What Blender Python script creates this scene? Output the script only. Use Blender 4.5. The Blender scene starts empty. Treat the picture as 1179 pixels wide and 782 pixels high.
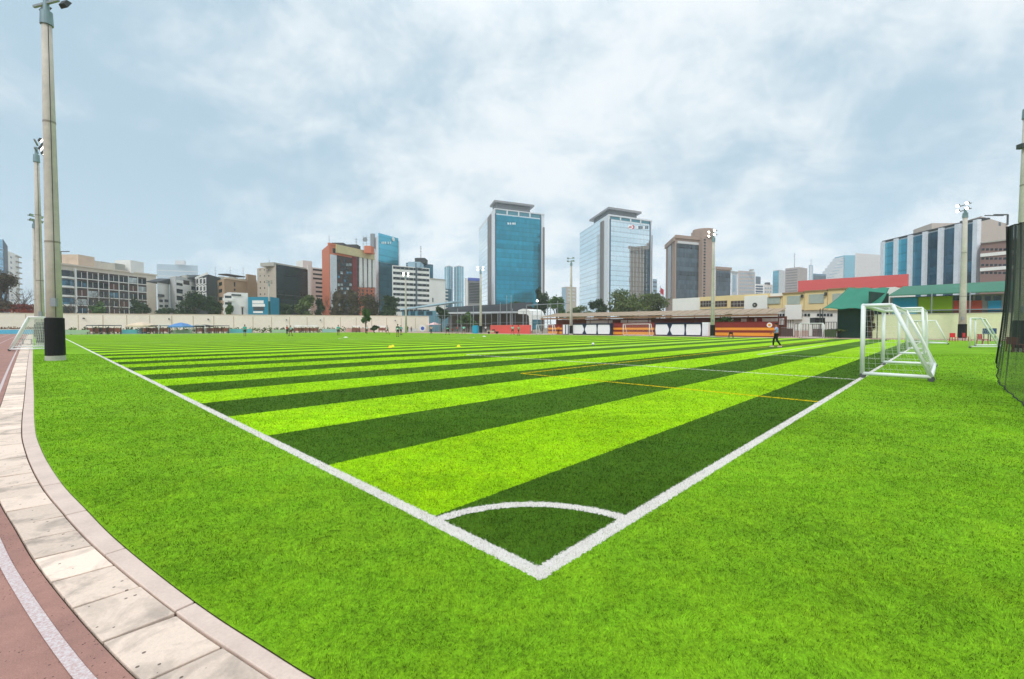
import bpy, math, random
import numpy as np
from mathutils import Vector

random.seed(7)
rng = np.random.default_rng(7)
sc = bpy.context.scene
COL = sc.collection

# ------------------------------------------------------------------ survey of the place
F_PX, EYE, HZ, CX, CY = 518.0, 1.4, 377.5, 589.5, 391.0      # focal length and horizon measured on the photograph
TH = math.atan((CY - HZ) / F_PX)
CT, ST = math.cos(TH), math.sin(TH)

# ------------------------------------------------------------------ camera
cam_d = bpy.data.cameras.new('camera')
cam = bpy.data.objects.new('camera', cam_d)
COL.objects.link(cam)
cam.location = (0, 0, EYE)
cam.rotation_euler = (math.pi / 2 - TH, 0, 0)
cam_d.sensor_width = 36
cam_d.lens = 36 * F_PX / 1179
cam_d.clip_start = 0.05
cam_d.clip_end = 20000
sc.camera = cam

# ------------------------------------------------------------------ sky, sun, exposure
SUN_EL, SUN_AZ = math.radians(48), math.radians(205)           # azimuth clockwise from +Y: behind the camera, to the left
world = bpy.data.worlds.new('World')
sc.world = world
world.use_nodes = True
nt = world.node_tree
nt.nodes.clear()


def nd(tree, kind, **kw):
    n = tree.nodes.new(kind)
    for k, v in kw.items():
        setattr(n, k, v)
    return n


def lk(tree, a, b):
    tree.links.new(a, b)


def mth(tree, op, a, b=None, c=None, clamp=False):
    n = tree.nodes.new('ShaderNodeMath')
    n.operation = op
    n.use_clamp = clamp
    for i, x in enumerate((a, b, c)):
        if x is None:
            continue
        if isinstance(x, (int, float)):
            n.inputs[i].default_value = x
        else:
            tree.links.new(x, n.inputs[i])
    return n.outputs[0]


def mixc(tree, fac, a, b, blend='MIX'):
    n = tree.nodes.new('ShaderNodeMix')
    n.data_type = 'RGBA'
    n.blend_type = blend
    n.clamp_factor = True
    for s, x in ((n.inputs[0], fac), (n.inputs[6], a), (n.inputs[7], b)):
        if isinstance(x, (int, float)):
            s.default_value = x
        elif isinstance(x, (tuple, list)):
            s.default_value = (*x[:3], 1)
        else:
            tree.links.new(x, s)
    return n.outputs[2]


def ramp(tree, fac, stops, interp='LINEAR'):
    n = tree.nodes.new('ShaderNodeValToRGB')
    cr = n.color_ramp
    cr.interpolation = interp
    while len(cr.elements) < len(stops):
        cr.elements.new(0.5)
    for e, (p, c) in zip(cr.elements, stops):
        e.position = p
        e.color = (c, c, c, 1) if isinstance(c, (int, float)) else (*c[:3], 1)
    tree.links.new(fac, n.inputs[0])
    return n.outputs[0]


def noise(tree, vec, scale, detail=3.0, rough=0.55, dist=0.0):
    n = tree.nodes.new('ShaderNodeTexNoise')
    n.inputs['Scale'].default_value = scale
    n.inputs['Detail'].default_value = detail
    n.inputs['Roughness'].default_value = rough
    n.inputs['Distortion'].default_value = dist
    if vec is not None:
        tree.links.new(vec, n.inputs['Vector'])
    return n.outputs['Fac']


sky = nd(nt, 'ShaderNodeTexSky', sky_type='NISHITA')
sky.sun_disc = False
sky.sun_elevation = SUN_EL
sky.sun_rotation = SUN_AZ
sky.altitude = 100
sky.air_density = 1.0
sky.dust_density = 2.5
tc = nd(nt, 'ShaderNodeTexCoord')
sep = nd(nt, 'ShaderNodeSeparateXYZ')
lk(nt, tc.outputs['Generated'], sep.inputs[0])
zc = mth(nt, 'MAXIMUM', sep.outputs[2], 0.0)
den = mth(nt, 'ADD', zc, 0.42)
# direction projected on a flat cloud layer overhead
cxn = mth(nt, 'DIVIDE', sep.outputs[0], den)
cyn = mth(nt, 'DIVIDE', sep.outputs[1], den)
cmb = nd(nt, 'ShaderNodeCombineXYZ')
lk(nt, cxn, cmb.inputs[0])
lk(nt, cyn, cmb.inputs[1])
n_big = noise(nt, cmb.outputs[0], 1.25, 2.0, 0.5, 0.2)
mp = nd(nt, 'ShaderNodeMapping')
mp.inputs['Location'].default_value = (3.1, 1.7, 0)
mp.inputs['Rotation'].default_value = (0, 0, 0.5)
mp.inputs['Scale'].default_value = (1.0, 1.25, 1.0)
lk(nt, cmb.outputs[0], mp.inputs['Vector'])
n_mid = noise(nt, mp.outputs[0], 3.2, 9.0, 0.58, 0.25)
n_fine = noise(nt, tc.outputs['Generated'], 9.0, 9.0, 0.66, 0.5)
# a thinner, bluer patch of the veil to the left, thicker to the right
dx = mth(nt, 'SUBTRACT', sep.outputs[0], 0.22)
side = mth(nt, 'SUBTRACT', 0.10, mth(nt, 'MULTIPLY', mth(nt, 'MULTIPLY', dx, dx), 0.30))
cl = mth(nt, 'ADD', mth(nt, 'MULTIPLY', n_big, 0.7), mth(nt, 'MULTIPLY', n_mid, 0.85))
cl = mth(nt, 'ADD', cl, mth(nt, 'MULTIPLY', n_fine, 0.42))
cl = mth(nt, 'ADD', cl, side)
mr = nd(nt, 'ShaderNodeMapRange', interpolation_type='SMOOTHSTEP')
mr.inputs['From Min'].default_value = 0.80
mr.inputs['From Max'].default_value = 1.24
lk(nt, cl, mr.inputs['Value'])
cover = mr.outputs[0]
hsv = nd(nt, 'ShaderNodeHueSaturation')
hsv.inputs['Saturation'].default_value = 0.85
hsv.inputs['Value'].default_value = 1.0
lk(nt, sky.outputs[0], hsv.inputs['Color'])
VEIL = (4.95, 6.8, 8.1)          # thin high cloud over blue
CLOUD = (8.9, 9.5, 9.9)        # white cloud
veil = mixc(nt, 0.86, hsv.outputs[0], VEIL)
col = mixc(nt, cover, veil, CLOUD)
# overcast sky grows brighter towards the zenith
zen = nd(nt, 'ShaderNodeMapRange', interpolation_type='SMOOTHSTEP')
zen.inputs['From Min'].default_value = 0.52
zen.inputs['From Max'].default_value = 0.95
zen.inputs['To Min'].default_value = 1.0
zen.inputs['To Max'].default_value = 1.9
lk(nt, sep.outputs[2], zen.inputs['Value'])
vm = nd(nt, 'ShaderNodeVectorMath', operation='SCALE')
lk(nt, col, vm.inputs[0])
hor = nd(nt, 'ShaderNodeMapRange', interpolation_type='SMOOTHSTEP')   # paler towards the horizon
hor.inputs['From Min'].default_value = 0.0
hor.inputs['From Max'].default_value = 0.32
hor.inputs['To Min'].default_value = 1.20
hor.inputs['To Max'].default_value = 1.03
lk(nt, zc, hor.inputs['Value'])
lk(nt, mth(nt, 'MULTIPLY', zen.outputs[0], hor.outputs[0]), vm.inputs['Scale'])
bg = nd(nt, 'ShaderNodeBackground')
bg.inputs['Strength'].default_value = 0.1
lk(nt, vm.outputs[0], bg.inputs['Color'])
wo = nd(nt, 'ShaderNodeOutputWorld')
lk(nt, bg.outputs[0], wo.inputs['Surface'])

sun_d = bpy.data.lights.new('sun', 'SUN')
sun_d.energy = 1.5
sun_d.angle = math.radians(14)
sun_d.color = (1.0, 0.96, 0.9)
sun = bpy.data.objects.new('sun', sun_d)
COL.objects.link(sun)
sun_dir = Vector((math.sin(SUN_AZ) * math.cos(SUN_EL), math.cos(SUN_AZ) * math.cos(SUN_EL), math.sin(SUN_EL)))
sun.rotation_euler = sun_dir.to_track_quat('Z', 'Y').to_euler()

vs = sc.view_settings
vs.view_transform = 'Standard'
vs.look = 'None'
vs.exposure = 0.0
vs.gamma = 1.0
vs.use_curve_mapping = False
sc.cycles.max_bounces = 6
sc.cycles.transparent_max_bounces = 24
sc.cycles.volume_bounces = 1
sc.cycles.use_denoising = True

# ------------------------------------------------------------------ survey helpers


def ray(px, py):
    x, y, z = (px - CX) / F_PX, 1.0, -(py - CY) / F_PX
    return np.array([x, y * CT + z * ST, -y * ST + z * CT])


def G(px, py, z=0.0):
    d = ray(px, py)
    return d * ((z - EYE) / d[2]) + np.array([0, 0, EYE])


def zat(py, Y, px=CX):
    d = ray(px, py)
    return EYE + d[2] / d[1] * Y


def slope(px):
    d = ray(px, HZ)
    return d[0] / d[1]


def gx(px, Y):
    return np.array([slope(px) * Y, Y])


AZ = math.atan((1087 - CX) / F_PX)
UD = np.array([math.sin(AZ), math.cos(AZ)])       # along the near goal line
VD = np.array([-math.cos(AZ), math.sin(AZ)])      # along the left touch line
CO = G(621, 660)[:2]                              # the corner of the pitch


def UV(u, v):
    return CO + UD * u + VD * v


def on_u(px, u):
    s = slope(px)
    Y = (u + CO @ UD) / (s * UD[0] + UD[1])
    return np.array([s * Y, Y])


def on_v(px, v):
    s = slope(px)
    Y = (v + CO @ VD) / (s * VD[0] + VD[1])
    return np.array([s * Y, Y])


# ------------------------------------------------------------------ materials


def lin(c):
    return tuple((x / 255 / 12.92) if x / 255 <= 0.04045 else ((x / 255 + 0.055) / 1.055) ** 2.4 for x in c)


MATS = {}


def new_mat(name):
    m = bpy.data.materials.new(name)
    m.use_nodes = True
    t = m.node_tree
    b = t.nodes['Principled BSDF']
    return m, t, b


def plain(name, c, rough=0.7, var=0.18, scale=0.6, metal=0.0, spec=0.3, k=1.0, fine=0.0):
    """solid colour with soft weathering; c in 0-255"""
    if name in MATS:
        return MATS[name]
    m, t, b = new_mat(name)
    base = tuple(x * k for x in lin(c))
    geo = nd(t, 'ShaderNodeNewGeometry')
    n = noise(t, geo.outputs['Position'], scale, 5.0, 0.6)
    f = mth(t, 'MULTIPLY', mth(t, 'SUBTRACT', n, 0.5), var * 2.2)
    if fine:
        n2 = noise(t, geo.outputs['Position'], fine, 3.0, 0.6)
        f = mth(t, 'ADD', f, mth(t, 'MULTIPLY', mth(t, 'SUBTRACT', n2, 0.5), var * 1.6))
    f = mth(t, 'ADD', f, 1.0)
    vmul = nd(t, 'ShaderNodeVectorMath', operation='SCALE')
    vmul.inputs[0].default_value = base
    lk(t, f, vmul.inputs['Scale'])
    lk(t, vmul.outputs[0], b.inputs['Base Color'])
    b.inputs['Roughness'].default_value = rough
    b.inputs['Metallic'].default_value = metal
    b.inputs['Specular IOR Level'].default_value = spec
    MATS[name] = m
    return m


def glass(name, c, rough=0.08, metal=0.85, k=1.0, pane=(3.0, 3.4), var=0.25, wob=0.25):
    """reflective curtain-wall glass with pane to pane variation"""
    if name in MATS:
        return MATS[name]
    m, t, b = new_mat(name)
    base = tuple(x * k for x in lin(c))
    geo = nd(t, 'ShaderNodeNewGeometry')
    sp = nd(t, 'ShaderNodeSeparateXYZ')
    lk(t, geo.outputs['Position'], sp.inputs[0])
    h = mth(t, 'ADD', sp.outputs[0], mth(t, 'MULTIPLY', sp.outputs[1], 0.63))
    ix = mth(t, 'FLOOR', mth(t, 'DIVIDE', h, pane[0]))
    iz = mth(t, 'FLOOR', mth(t, 'DIVIDE', sp.outputs[2], pane[1]))
    cb = nd(t, 'ShaderNodeCombineXYZ')
    lk(t, ix, cb.inputs[0])
    lk(t, iz, cb.inputs[1])
    wn = nd(t, 'ShaderNodeTexWhiteNoise', noise_dimensions='3D')
    lk(t, cb.outputs[0], wn.inputs['Vector'])
    row = nd(t, 'ShaderNodeTexWhiteNoise', noise_dimensions='1D')
    lk(t, iz, row.inputs['W'])
    fz = mth(t, 'FRACT', mth(t, 'DIVIDE', sp.outputs[2], pane[1]))
    band = mth(t, 'LESS_THAN', fz, 0.22)
    f = mth(t, 'MULTIPLY', mth(t, 'SUBTRACT', wn.outputs['Value'], 0.5), var)
    f = mth(t, 'ADD', f, mth(t, 'MULTIPLY', mth(t, 'SUBTRACT', row.outputs['Value'], 0.5), var * 1.2))
    f = mth(t, 'ADD', mth(t, 'SUBTRACT', f, mth(t, 'MULTIPLY', band, 0.2)), 1.0)
    vmul = nd(t, 'ShaderNodeVectorMath', operation='SCALE')
    vmul.inputs[0].default_value = base
    lk(t, f, vmul.inputs['Scale'])
    lk(t, vmul.outputs[0], b.inputs['Base Color'])
    b.inputs['Roughness'].default_value = rough
    b.inputs['Metallic'].default_value = metal
    bp = nd(t, 'ShaderNodeBump')
    bp.inputs['Strength'].default_value = wob
    bp.inputs['Distance'].default_value = 0.3
    hh = noise(t, geo.outputs['Position'], 0.25, 2.0)
    lk(t, mth(t, 'ADD', hh, mth(t, 'MULTIPLY', wn.outputs['Value'], 0.15)), bp.inputs['Height'])
    lk(t, bp.outputs[0], b.inputs['Normal'])
    MATS[name] = m
    return m


def lamp_mat():
    if 'lit_lamp' in MATS:
        return MATS['lit_lamp']
    m, t, b = new_mat('lit_lamp')
    b.inputs['Base Color'].default_value = (0.9, 0.9, 0.85, 1)
    b.inputs['Emission Color'].default_value = (1.0, 0.98, 0.86, 1)
    b.inputs['Emission Strength'].default_value = 9.0
    MATS['lit_lamp'] = m
    return m


# ------------------------------------------------------------------ mesh building


class MB:
    def __init__(s):
        s.v, s.f = [], []

    def add(s, vs, fs):
        o = len(s.v)
        s.v.extend([tuple(float(c) for c in p) for p in vs])
        s.f.extend([tuple(i + o for i in q) for q in fs])
        return s

    def quad(s, a, b, c, d):
        return s.add([a, b, c, d], [(0, 1, 2, 3)])

    def box(s, x0, x1, y0, y1, z0, z1):
        return s.prism([(x0, y0), (x1, y0), (x1, y1), (x0, y1)], z0, z1)

    def prism(s, poly, z0, z1):
        n = len(poly)
        z0s = z0 if hasattr(z0, '__len__') else [z0] * n
        z1s = z1 if hasattr(z1, '__len__') else [z1] * n
        # counter clockwise from above
        ar = sum(poly[i][0] * poly[(i + 1) % n][1] - poly[(i + 1) % n][0] * poly[i][1] for i in range(n))
        if ar < 0:
            poly, z0s, z1s = poly[::-1], z0s[::-1], z1s[::-1]
        vs = [(p[0], p[1], z) for p, z in zip(poly, z0s)] + [(p[0], p[1], z) for p, z in zip(poly, z1s)]
        fs = [tuple(range(n))[::-1], tuple(range(n, 2 * n))]
        fs += [(i, (i + 1) % n, n + (i + 1) % n, n + i) for i in range(n)]
        return s.add(vs, fs)

    def obox(s, A, B, t, z0, z1, up=0.0):
        """wall-like box from A to B (2D) of thickness t"""
        A, B = np.array(A[:2], float), np.array(B[:2], float)
        d = (B - A) / np.linalg.norm(B - A)
        n = np.array([-d[1], d[0]]) * t / 2
        return s.prism([A - n, B - n, B + n, A + n], z0, z1)

    def tube(s, pts, r, n=8, cap=True):
        pts = [np.array(p, float) for p in pts]
        rs = r if hasattr(r, '__len__') else [r] * len(pts)
        vs, fs = [], []
        prev = None
        for i, p in enumerate(pts):
            d = pts[min(i + 1, len(pts) - 1)] - pts[max(i - 1, 0)]
            d = d / (np.linalg.norm(d) + 1e-9)
            ref = np.array([0, 0, 1.0]) if abs(d[2]) < 0.9 else np.array([1.0, 0, 0])
            if prev is not None:
                a = prev - d * (prev @ d)
                a = a / (np.linalg.norm(a) + 1e-9)
            else:
                a = np.cross(d, ref)
                a /= np.linalg.norm(a)
            prev = a
            b = np.cross(d, a)
            for k in range(n):
                t = 2 * math.pi * k / n
                vs.append(p + (a * math.cos(t) + b * math.sin(t)) * rs[i])
        for i in range(len(pts) - 1):
            for k in range(n):
                fs.append((i * n + k, i * n + (k + 1) % n, (i + 1) * n + (k + 1) % n, (i + 1) * n + k))
        if cap:
            fs.append(tuple(range(n))[::-1])
            fs.append(tuple(range((len(pts) - 1) * n, len(pts) * n)))
        return s.add(vs, fs)

    def bar(s, a, b, w, h=None):
        """square bar between two 3D points"""
        h = h or w
        a, b = np.array(a, float), np.array(b, float)
        d = (b - a) / np.linalg.norm(b - a)
        ref = np.array([0, 0, 1.0]) if abs(d[2]) < 0.95 else np.array([1.0, 0, 0])
        x = np.cross(d, ref)
        x /= np.linalg.norm(x)
        y = np.cross(x, d)
        x, y = x * w / 2, y * h / 2
        vs = [a - x - y, a + x - y, a + x + y, a - x + y, b - x - y, b + x - y, b + x + y, b - x + y]
        return s.add(vs, [(3, 2, 1, 0), (4, 5, 6, 7), (0, 1, 5, 4), (1, 2, 6, 5), (2, 3, 7, 6), (3, 0, 4, 7)])

    def ball(s, c, r, nu=10, nv=7):
        rx, ry, rz = r if hasattr(r, '__len__') else (r, r, r)
        vs, fs = [], []
        for j in range(nv + 1):
            ph = math.pi * j / nv
            for i in range(nu):
                t = 2 * math.pi * i / nu
                vs.append((c[0] + rx * math.sin(ph) * math.cos(t), c[1] + ry * math.sin(ph) * math.sin(t), c[2] + rz * math.cos(ph)))
        for j in range(nv):
            for i in range(nu):
                fs.append((j * nu + i, (j + 1) * nu + i, (j + 1) * nu + (i + 1) % nu, j * nu + (i + 1) % nu))
        return s.add(vs, fs)

    def build(s, name, mat, parent=None, smooth=False, bevel=0.0):
        me = bpy.data.meshes.new(name)
        v = np.array(s.v, dtype=float).reshape(-1, 3)
        if parent is not None:
            root = parent
            while root.parent is not None:
                root = root.parent
            v = v - np.array(root.location)
        me.from_pydata(v.tolist(), [], s.f)
        if smooth:
            me.polygons.foreach_set('use_smooth', [True] * len(me.polygons))
        me.materials.append(mat)
        o = bpy.data.objects.new(name, me)
        COL.objects.link(o)
        if parent is not None:
            o.parent = parent
        if bevel:
            md = o.modifiers.new('bevel', 'BEVEL')
            md.width = bevel
            md.segments = 2
            md.limit_method = 'ANGLE'
        return o


def tag(o, label=None, cat=None, group=None, kind=None):
    if label:
        o['label'] = label
    if cat:
        o['category'] = cat
    if group:
        o['group'] = group
    if kind:
        o['kind'] = kind
    return o


def thing(name, label, cat, loc, group=None):
    o = bpy.data.objects.new(name, None)
    o.empty_display_size = 0.3
    COL.objects.link(o)
    o.location = (float(loc[0]), float(loc[1]), float(loc[2]) if len(loc) > 2 else 0.0)
    return tag(o, label, cat, group)


def struct(o):
    o['kind'] = 'structure'
    return o


def copy_thing(o, delta, label=None):
    """a copy of a thing with its parts and their sub-parts"""
    c = o.copy()
    COL.objects.link(c)
    c.location = Vector(o.location) + Vector(delta)
    if label:
        c['label'] = label

    def kids(src, dst):
        for ch in list(src.children):
            k = ch.copy()
            COL.objects.link(k)
            k.parent = dst
            kids(ch, k)
    kids(o, c)
    return c


class Face:
    """one vertical face of a building, addressed by survey columns and rows"""

    def __init__(s, A, B):
        s.A, s.B = np.array(A, float), np.array(B, float)
        s.d = s.B - s.A
        s.L = np.linalg.norm(s.d)
        n = np.array([s.d[1], -s.d[0]]) / s.L
        mid = (s.A + s.B) / 2
        s.n = n if n @ -mid > 0 else -n

    def s_of(s, px):
        k = slope(px)
        den = s.d[0] - k * s.d[1]
        return (k * s.A[1] - s.A[0]) / den

    def pt(s, t, out=0.0):
        return s.A + s.d * t + s.n * out

    def z(s, py, t=0.5):
        return zat(py, s.pt(t)[1])

    def slab(s, mb, t0, t1, z0, z1, o0=-0.05, o1=0.15):
        return mb.prism([s.pt(t0, o0), s.pt(t1, o0), s.pt(t1, o1), s.pt(t0, o1)], z0, z1)

    def pslab(s, mb, px0, px1, py0, py1, o0=-0.05, o1=0.15):
        """py0 upper row, py1 lower row"""
        t0, t1 = s.s_of(px0), s.s_of(px1)
        t = (t0 + t1) / 2
        return s.slab(mb, t0, t1, s.z(py1, t), s.z(py0, t), o0, o1)

# ------------------------------------------------------------------ ground, pitch, kerb, track
EV = np.array([-3.0, -1.5, -0.6, 0.17, 0.47, 0.86, 1.43, 2.42, 3.06, 3.92, 4.95, 6.0, 7.03, 9.0, 11.5, 20, 47.6, 140])
EU = np.array([-0.18, -0.70, -0.99, -1.215, -1.285, -1.375, -1.485, -1.645, -1.725, -1.83, -1.92, -1.985, -2.03, -2.065, -2.09, -2.2, -2.5, -3.5])


def edge_u(v):
    """smooth (monotone cubic) turf edge"""
    v = np.asarray(v, float)
    h = np.diff(EV)
    dl = np.diff(EU) / h
    m = np.zeros(len(EV))
    m[0], m[-1] = dl[0], dl[-1]
    for i in range(1, len(EV) - 1):
        m[i] = 0 if dl[i - 1] * dl[i] <= 0 else 2 * dl[i - 1] * dl[i] / (dl[i - 1] + dl[i])
    i = np.clip(np.searchsorted(EV, v) - 1, 0, len(h) - 1)
    t = (v - EV[i]) / h[i]
    return ((2 * t**3 - 3 * t**2 + 1) * EU[i] + (t**3 - 2 * t**2 + t) * h[i] * m[i] + (-2 * t**3 + 3 * t**2) * EU[i + 1] + (t**3 - t**2) * h[i] * m[i + 1])


VS = np.concatenate([np.linspace(-3, 12, 151), np.linspace(12.5, 140, 90)])
EDGE = np.array([UV(edge_u(v), v) for v in VS])


def offset(curve, d):
    """shift a polyline to the track side"""
    g = np.gradient(curve, axis=0)
    g /= np.linalg.norm(g, axis=1)[:, None]
    n = np.stack([-g[:, 1], g[:, 0]], 1)
    return curve + n * (d if np.isscalar(d) else np.asarray(d)[:, None])


def interp(v, xs, ys):
    return np.interp(v, xs, ys)


KW = interp(VS, [0, 1, 3, 6, 12, 60], [0.075, 0.085, 0.115, 0.12, 0.13, 0.16])            # kerb width
GW = KW + 0.012 + interp(VS, [0, 1, 3, 6, 10, 60], [0.26, 0.255, 0.24, 0.27, 0.27, 0.50])  # to the outer edge of the drain slabs
J = offset(EDGE, KW)
SI = offset(EDGE, KW + 0.010)
SO = offset(EDGE, GW)
TI = offset(EDGE, GW + 0.009)


def turf_colour(t, blades=False):
    geo = nd(t, 'ShaderNodeNewGeometry')
    P = geo.outputs['Position']
    sp = nd(t, 'ShaderNodeSeparateXYZ')
    lk(t, P, sp.inputs[0])
    wob = nd(t, 'ShaderNodeTexNoise')
    wob.inputs['Scale'].default_value = 55.0
    wob.inputs['Detail'].default_value = 2.0
    lk(t, P, wob.inputs['Vector'])
    ws = nd(t, 'ShaderNodeSeparateColor')
    lk(t, wob.outputs['Color'], ws.inputs[0])
    x = mth(t, 'SUBTRACT', sp.outputs[0], float(CO[0]))
    y = mth(t, 'SUBTRACT', sp.outputs[1], float(CO[1]))
    u = mth(t, 'ADD', mth(t, 'MULTIPLY', x, float(UD[0])), mth(t, 'MULTIPLY', y, float(UD[1])))
    v = mth(t, 'ADD', mth(t, 'MULTIPLY', x, float(VD[0])), mth(t, 'MULTIPLY', y, float(VD[1])))
    # fibres spread unevenly over the edge of a painted line
    u = mth(t, 'ADD', u, mth(t, 'MULTIPLY', mth(t, 'SUBTRACT', ws.outputs[0], 0.5), 0.05))
    v = mth(t, 'ADD', v, mth(t, 'MULTIPLY', mth(t, 'SUBTRACT', ws.outputs[1], 0.5), 0.05))
    AND = lambda *a: a[0] if len(a) == 1 else mth(t, 'MULTIPLY', a[0], AND(*a[1:]))
    gt = lambda a, b: mth(t, 'GREATER_THAN', a, b)
    lt = lambda a, b: mth(t, 'LESS_THAN', a, b)

    def near(a, c, hw):
        return lt(mth(t, 'ABSOLUTE', mth(t, 'SUBTRACT', a, c)), hw)
    # mown-look bands woven in two greens
    k = mth(t, 'FLOOR', mth(t, 'ADD', mth(t, 'DIVIDE', mth(t, 'SUBTRACT', v, 1.07), 1.80), 1.0))
    par = mth(t, 'FRACT', mth(t, 'ADD', mth(t, 'MULTIPLY', k, 0.5), 0.25))
    odd = gt(par, 0.5)
    inside = AND(gt(u, 0.0), gt(v, 0.0), lt(u, 68.0), lt(v, 106.0))
    lime = (0.290, 0.545, 0.003)
    dark = (0.045, 0.112, 0.006)
    run = (0.172, 0.360, 0.011)
    kn = nd(t, 'ShaderNodeTexWhiteNoise', noise_dimensions='1D')
    lk(t, k, kn.inputs['W'])
    bs = nd(t, 'ShaderNodeVectorMath', operation='SCALE')
    lk(t, mixc(t, odd, dark, lime), bs.inputs[0])
    lk(t, mth(t, 'ADD', 0.91, mth(t, 'MULTIPLY', kn.outputs['Value'], 0.18)), bs.inputs['Scale'])
    band = bs.outputs[0]
    c = mixc(t, inside, run, band)
    # uneven pile
    n1 = noise(t, P, 0.55, 3.0, 0.6)
    n2 = noise(t, P, 6.0, 4.0, 0.65)
    n3 = noise(t, P, 75.0, 3.0, 0.7)
    n4 = noise(t, P, 24.0, 3.0, 0.7)
    f = mth(t, 'ADD', mth(t, 'MULTIPLY', mth(t, 'SUBTRACT', n1, 0.5), 1.0), mth(t, 'MULTIPLY', mth(t, 'SUBTRACT', n2, 0.5), 0.95))
    f = mth(t, 'ADD', f, mth(t, 'MULTIPLY', mth(t, 'SUBTRACT', n3, 0.5), 1.5))
    f = mth(t, 'ADD', f, mth(t, 'MULTIPLY', mth(t, 'SUBTRACT', n4, 0.5), 1.15))
    # yellower and bluer fibres
    yel = mixc(t, mth(t, 'MULTIPLY', mth(t, 'SUBTRACT', noise(t, P, 2.2, 4.0, 0.65), 0.42), 1.6, clamp=True), c, (1.35, 1.06, 0.9), 'MULTIPLY')
    if blades:
        # every fibre has its own tone
        ta = nd(t, 'ShaderNodeAttribute', attribute_name='tone')
        f = mth(t, 'ADD', f, mth(t, 'MULTIPLY', mth(t, 'SUBTRACT', ta.outputs['Fac'], 0.5), 1.7))
    sc_ = nd(t, 'ShaderNodeVectorMath', operation='SCALE')
    lk(t, yel, sc_.inputs[0])
    lk(t, mth(t, 'MAXIMUM', mth(t, 'ADD', f, 1.0), 0.15), sc_.inputs['Scale'])
    c = sc_.outputs[0]
    w = 0.053
    r = mth(t, 'SQRT', mth(t, 'ADD', mth(t, 'MULTIPLY', u, u), mth(t, 'MULTIPLY', v, v)))
    cu, cv = mth(t, 'SUBTRACT', u, 33.5), mth(t, 'SUBTRACT', v, 52.5)
    rc = mth(t, 'SQRT', mth(t, 'ADD', mth(t, 'MULTIPLY', cu, cu), mth(t, 'MULTIPLY', cv, cv)))
    strokes = [AND(near(u, 0.0, w), gt(v, -w), lt(v, 105)), AND(near(v, 0.0, w), gt(u, -w), lt(u, 67)),
               AND(near(r, 1.0, 0.05), gt(u, 0.0), gt(v, 0.0)),
               AND(near(u, 13.3, w), gt(v, 0), lt(v, 16.3)), AND(near(u, 53.7, w), gt(v, 0), lt(v, 16.3)),
               AND(near(v, 16.3, w), gt(u, 13.3), lt(u, 53.7)),
               AND(near(u, 24.0, w), gt(v, 0), lt(v, 5.4)), AND(near(u, 43.0, w), gt(v, 0), lt(v, 5.4)),
               AND(near(v, 5.4, w), gt(u, 24.0), lt(u, 43.0)),
               AND(near(u, 67.0, w), gt(v, 0), lt(v, 105)), AND(near(v, 52.5, w), gt(u, 0), lt(u, 67)),
               near(rc, 9.15, w), AND(near(v, 105.0, w), gt(u, 0), lt(u, 67))]
    wl = strokes[0]
    for q in strokes[1:]:
        wl = mth(t, 'MAXIMUM', wl, q)
    yl = mth(t, 'MAXIMUM', AND(near(u, 8.2, 0.045), gt(v, 0), lt(v, 7.7)), AND(near(v, 7.7, 0.045), gt(u, 8.2), lt(u, 58)))
    worn = noise(t, P, 40.0, 3.0, 0.7)
    wf = mth(t, 'MULTIPLY', mth(t, 'SUBTRACT', noise(t, P, 90.0, 3.0, 0.75), 0.30), 7.0, clamp=True)
    wf = mth(t, 'MULTIPLY', wf, mth(t, 'MULTIPLY', mth(t, 'SUBTRACT', worn, 0.2), 6.0, clamp=True))
    c = mixc(t, mth(t, 'MULTIPLY', yl, 0.9), c, (0.82, 0.56, 0.0))
    c = mixc(t, mth(t, 'MULTIPLY', wl, wf), c, (0.76, 0.69, 0.66))
    return c


m_turf, t, b = new_mat('artificial_turf')
lk(t, turf_colour(t), b.inputs['Base Color'])
b.inputs['Roughness'].default_value = 0.85
b.inputs['Specular IOR Level'].default_value = 0.06
b.inputs['Sheen Weight'].default_value = 0.12
b.inputs['Sheen Roughness'].default_value = 0.45
b.inputs['Sheen Tint'].default_value = (0.55, 0.95, 0.12, 1)
geo = nd(t, 'ShaderNodeNewGeometry')
bp = nd(t, 'ShaderNodeBump')
bp.inputs['Strength'].default_value = 0.55
bp.inputs['Distance'].default_value = 0.03
lk(t, noise(t, geo.outputs['Position'], 60.0, 4.0, 0.7), bp.inputs['Height'])
lk(t, bp.outputs[0], b.inputs['Normal'])

m_blade, t, b = new_mat('turf_fibre')
lk(t, turf_colour(t, True), b.inputs['Base Color'])
b.inputs['Roughness'].default_value = 0.65
b.inputs['Specular IOR Level'].default_value = 0.08
m_blade.node_tree.nodes['Principled BSDF'].inputs['Subsurface Weight'].default_value = 0.0

# base earth to the horizon
m_earth = plain('dusty_earth', (150, 135, 115), 0.95, 0.3, 0.08, fine=1.5)
mb = MB()
mb.quad((-9000, -9000, -0.08), (9000, -9000, -0.08), (9000, 9000, -0.08), (-9000, 9000, -0.08))
struct(mb.build('ground', m_earth))

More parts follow.
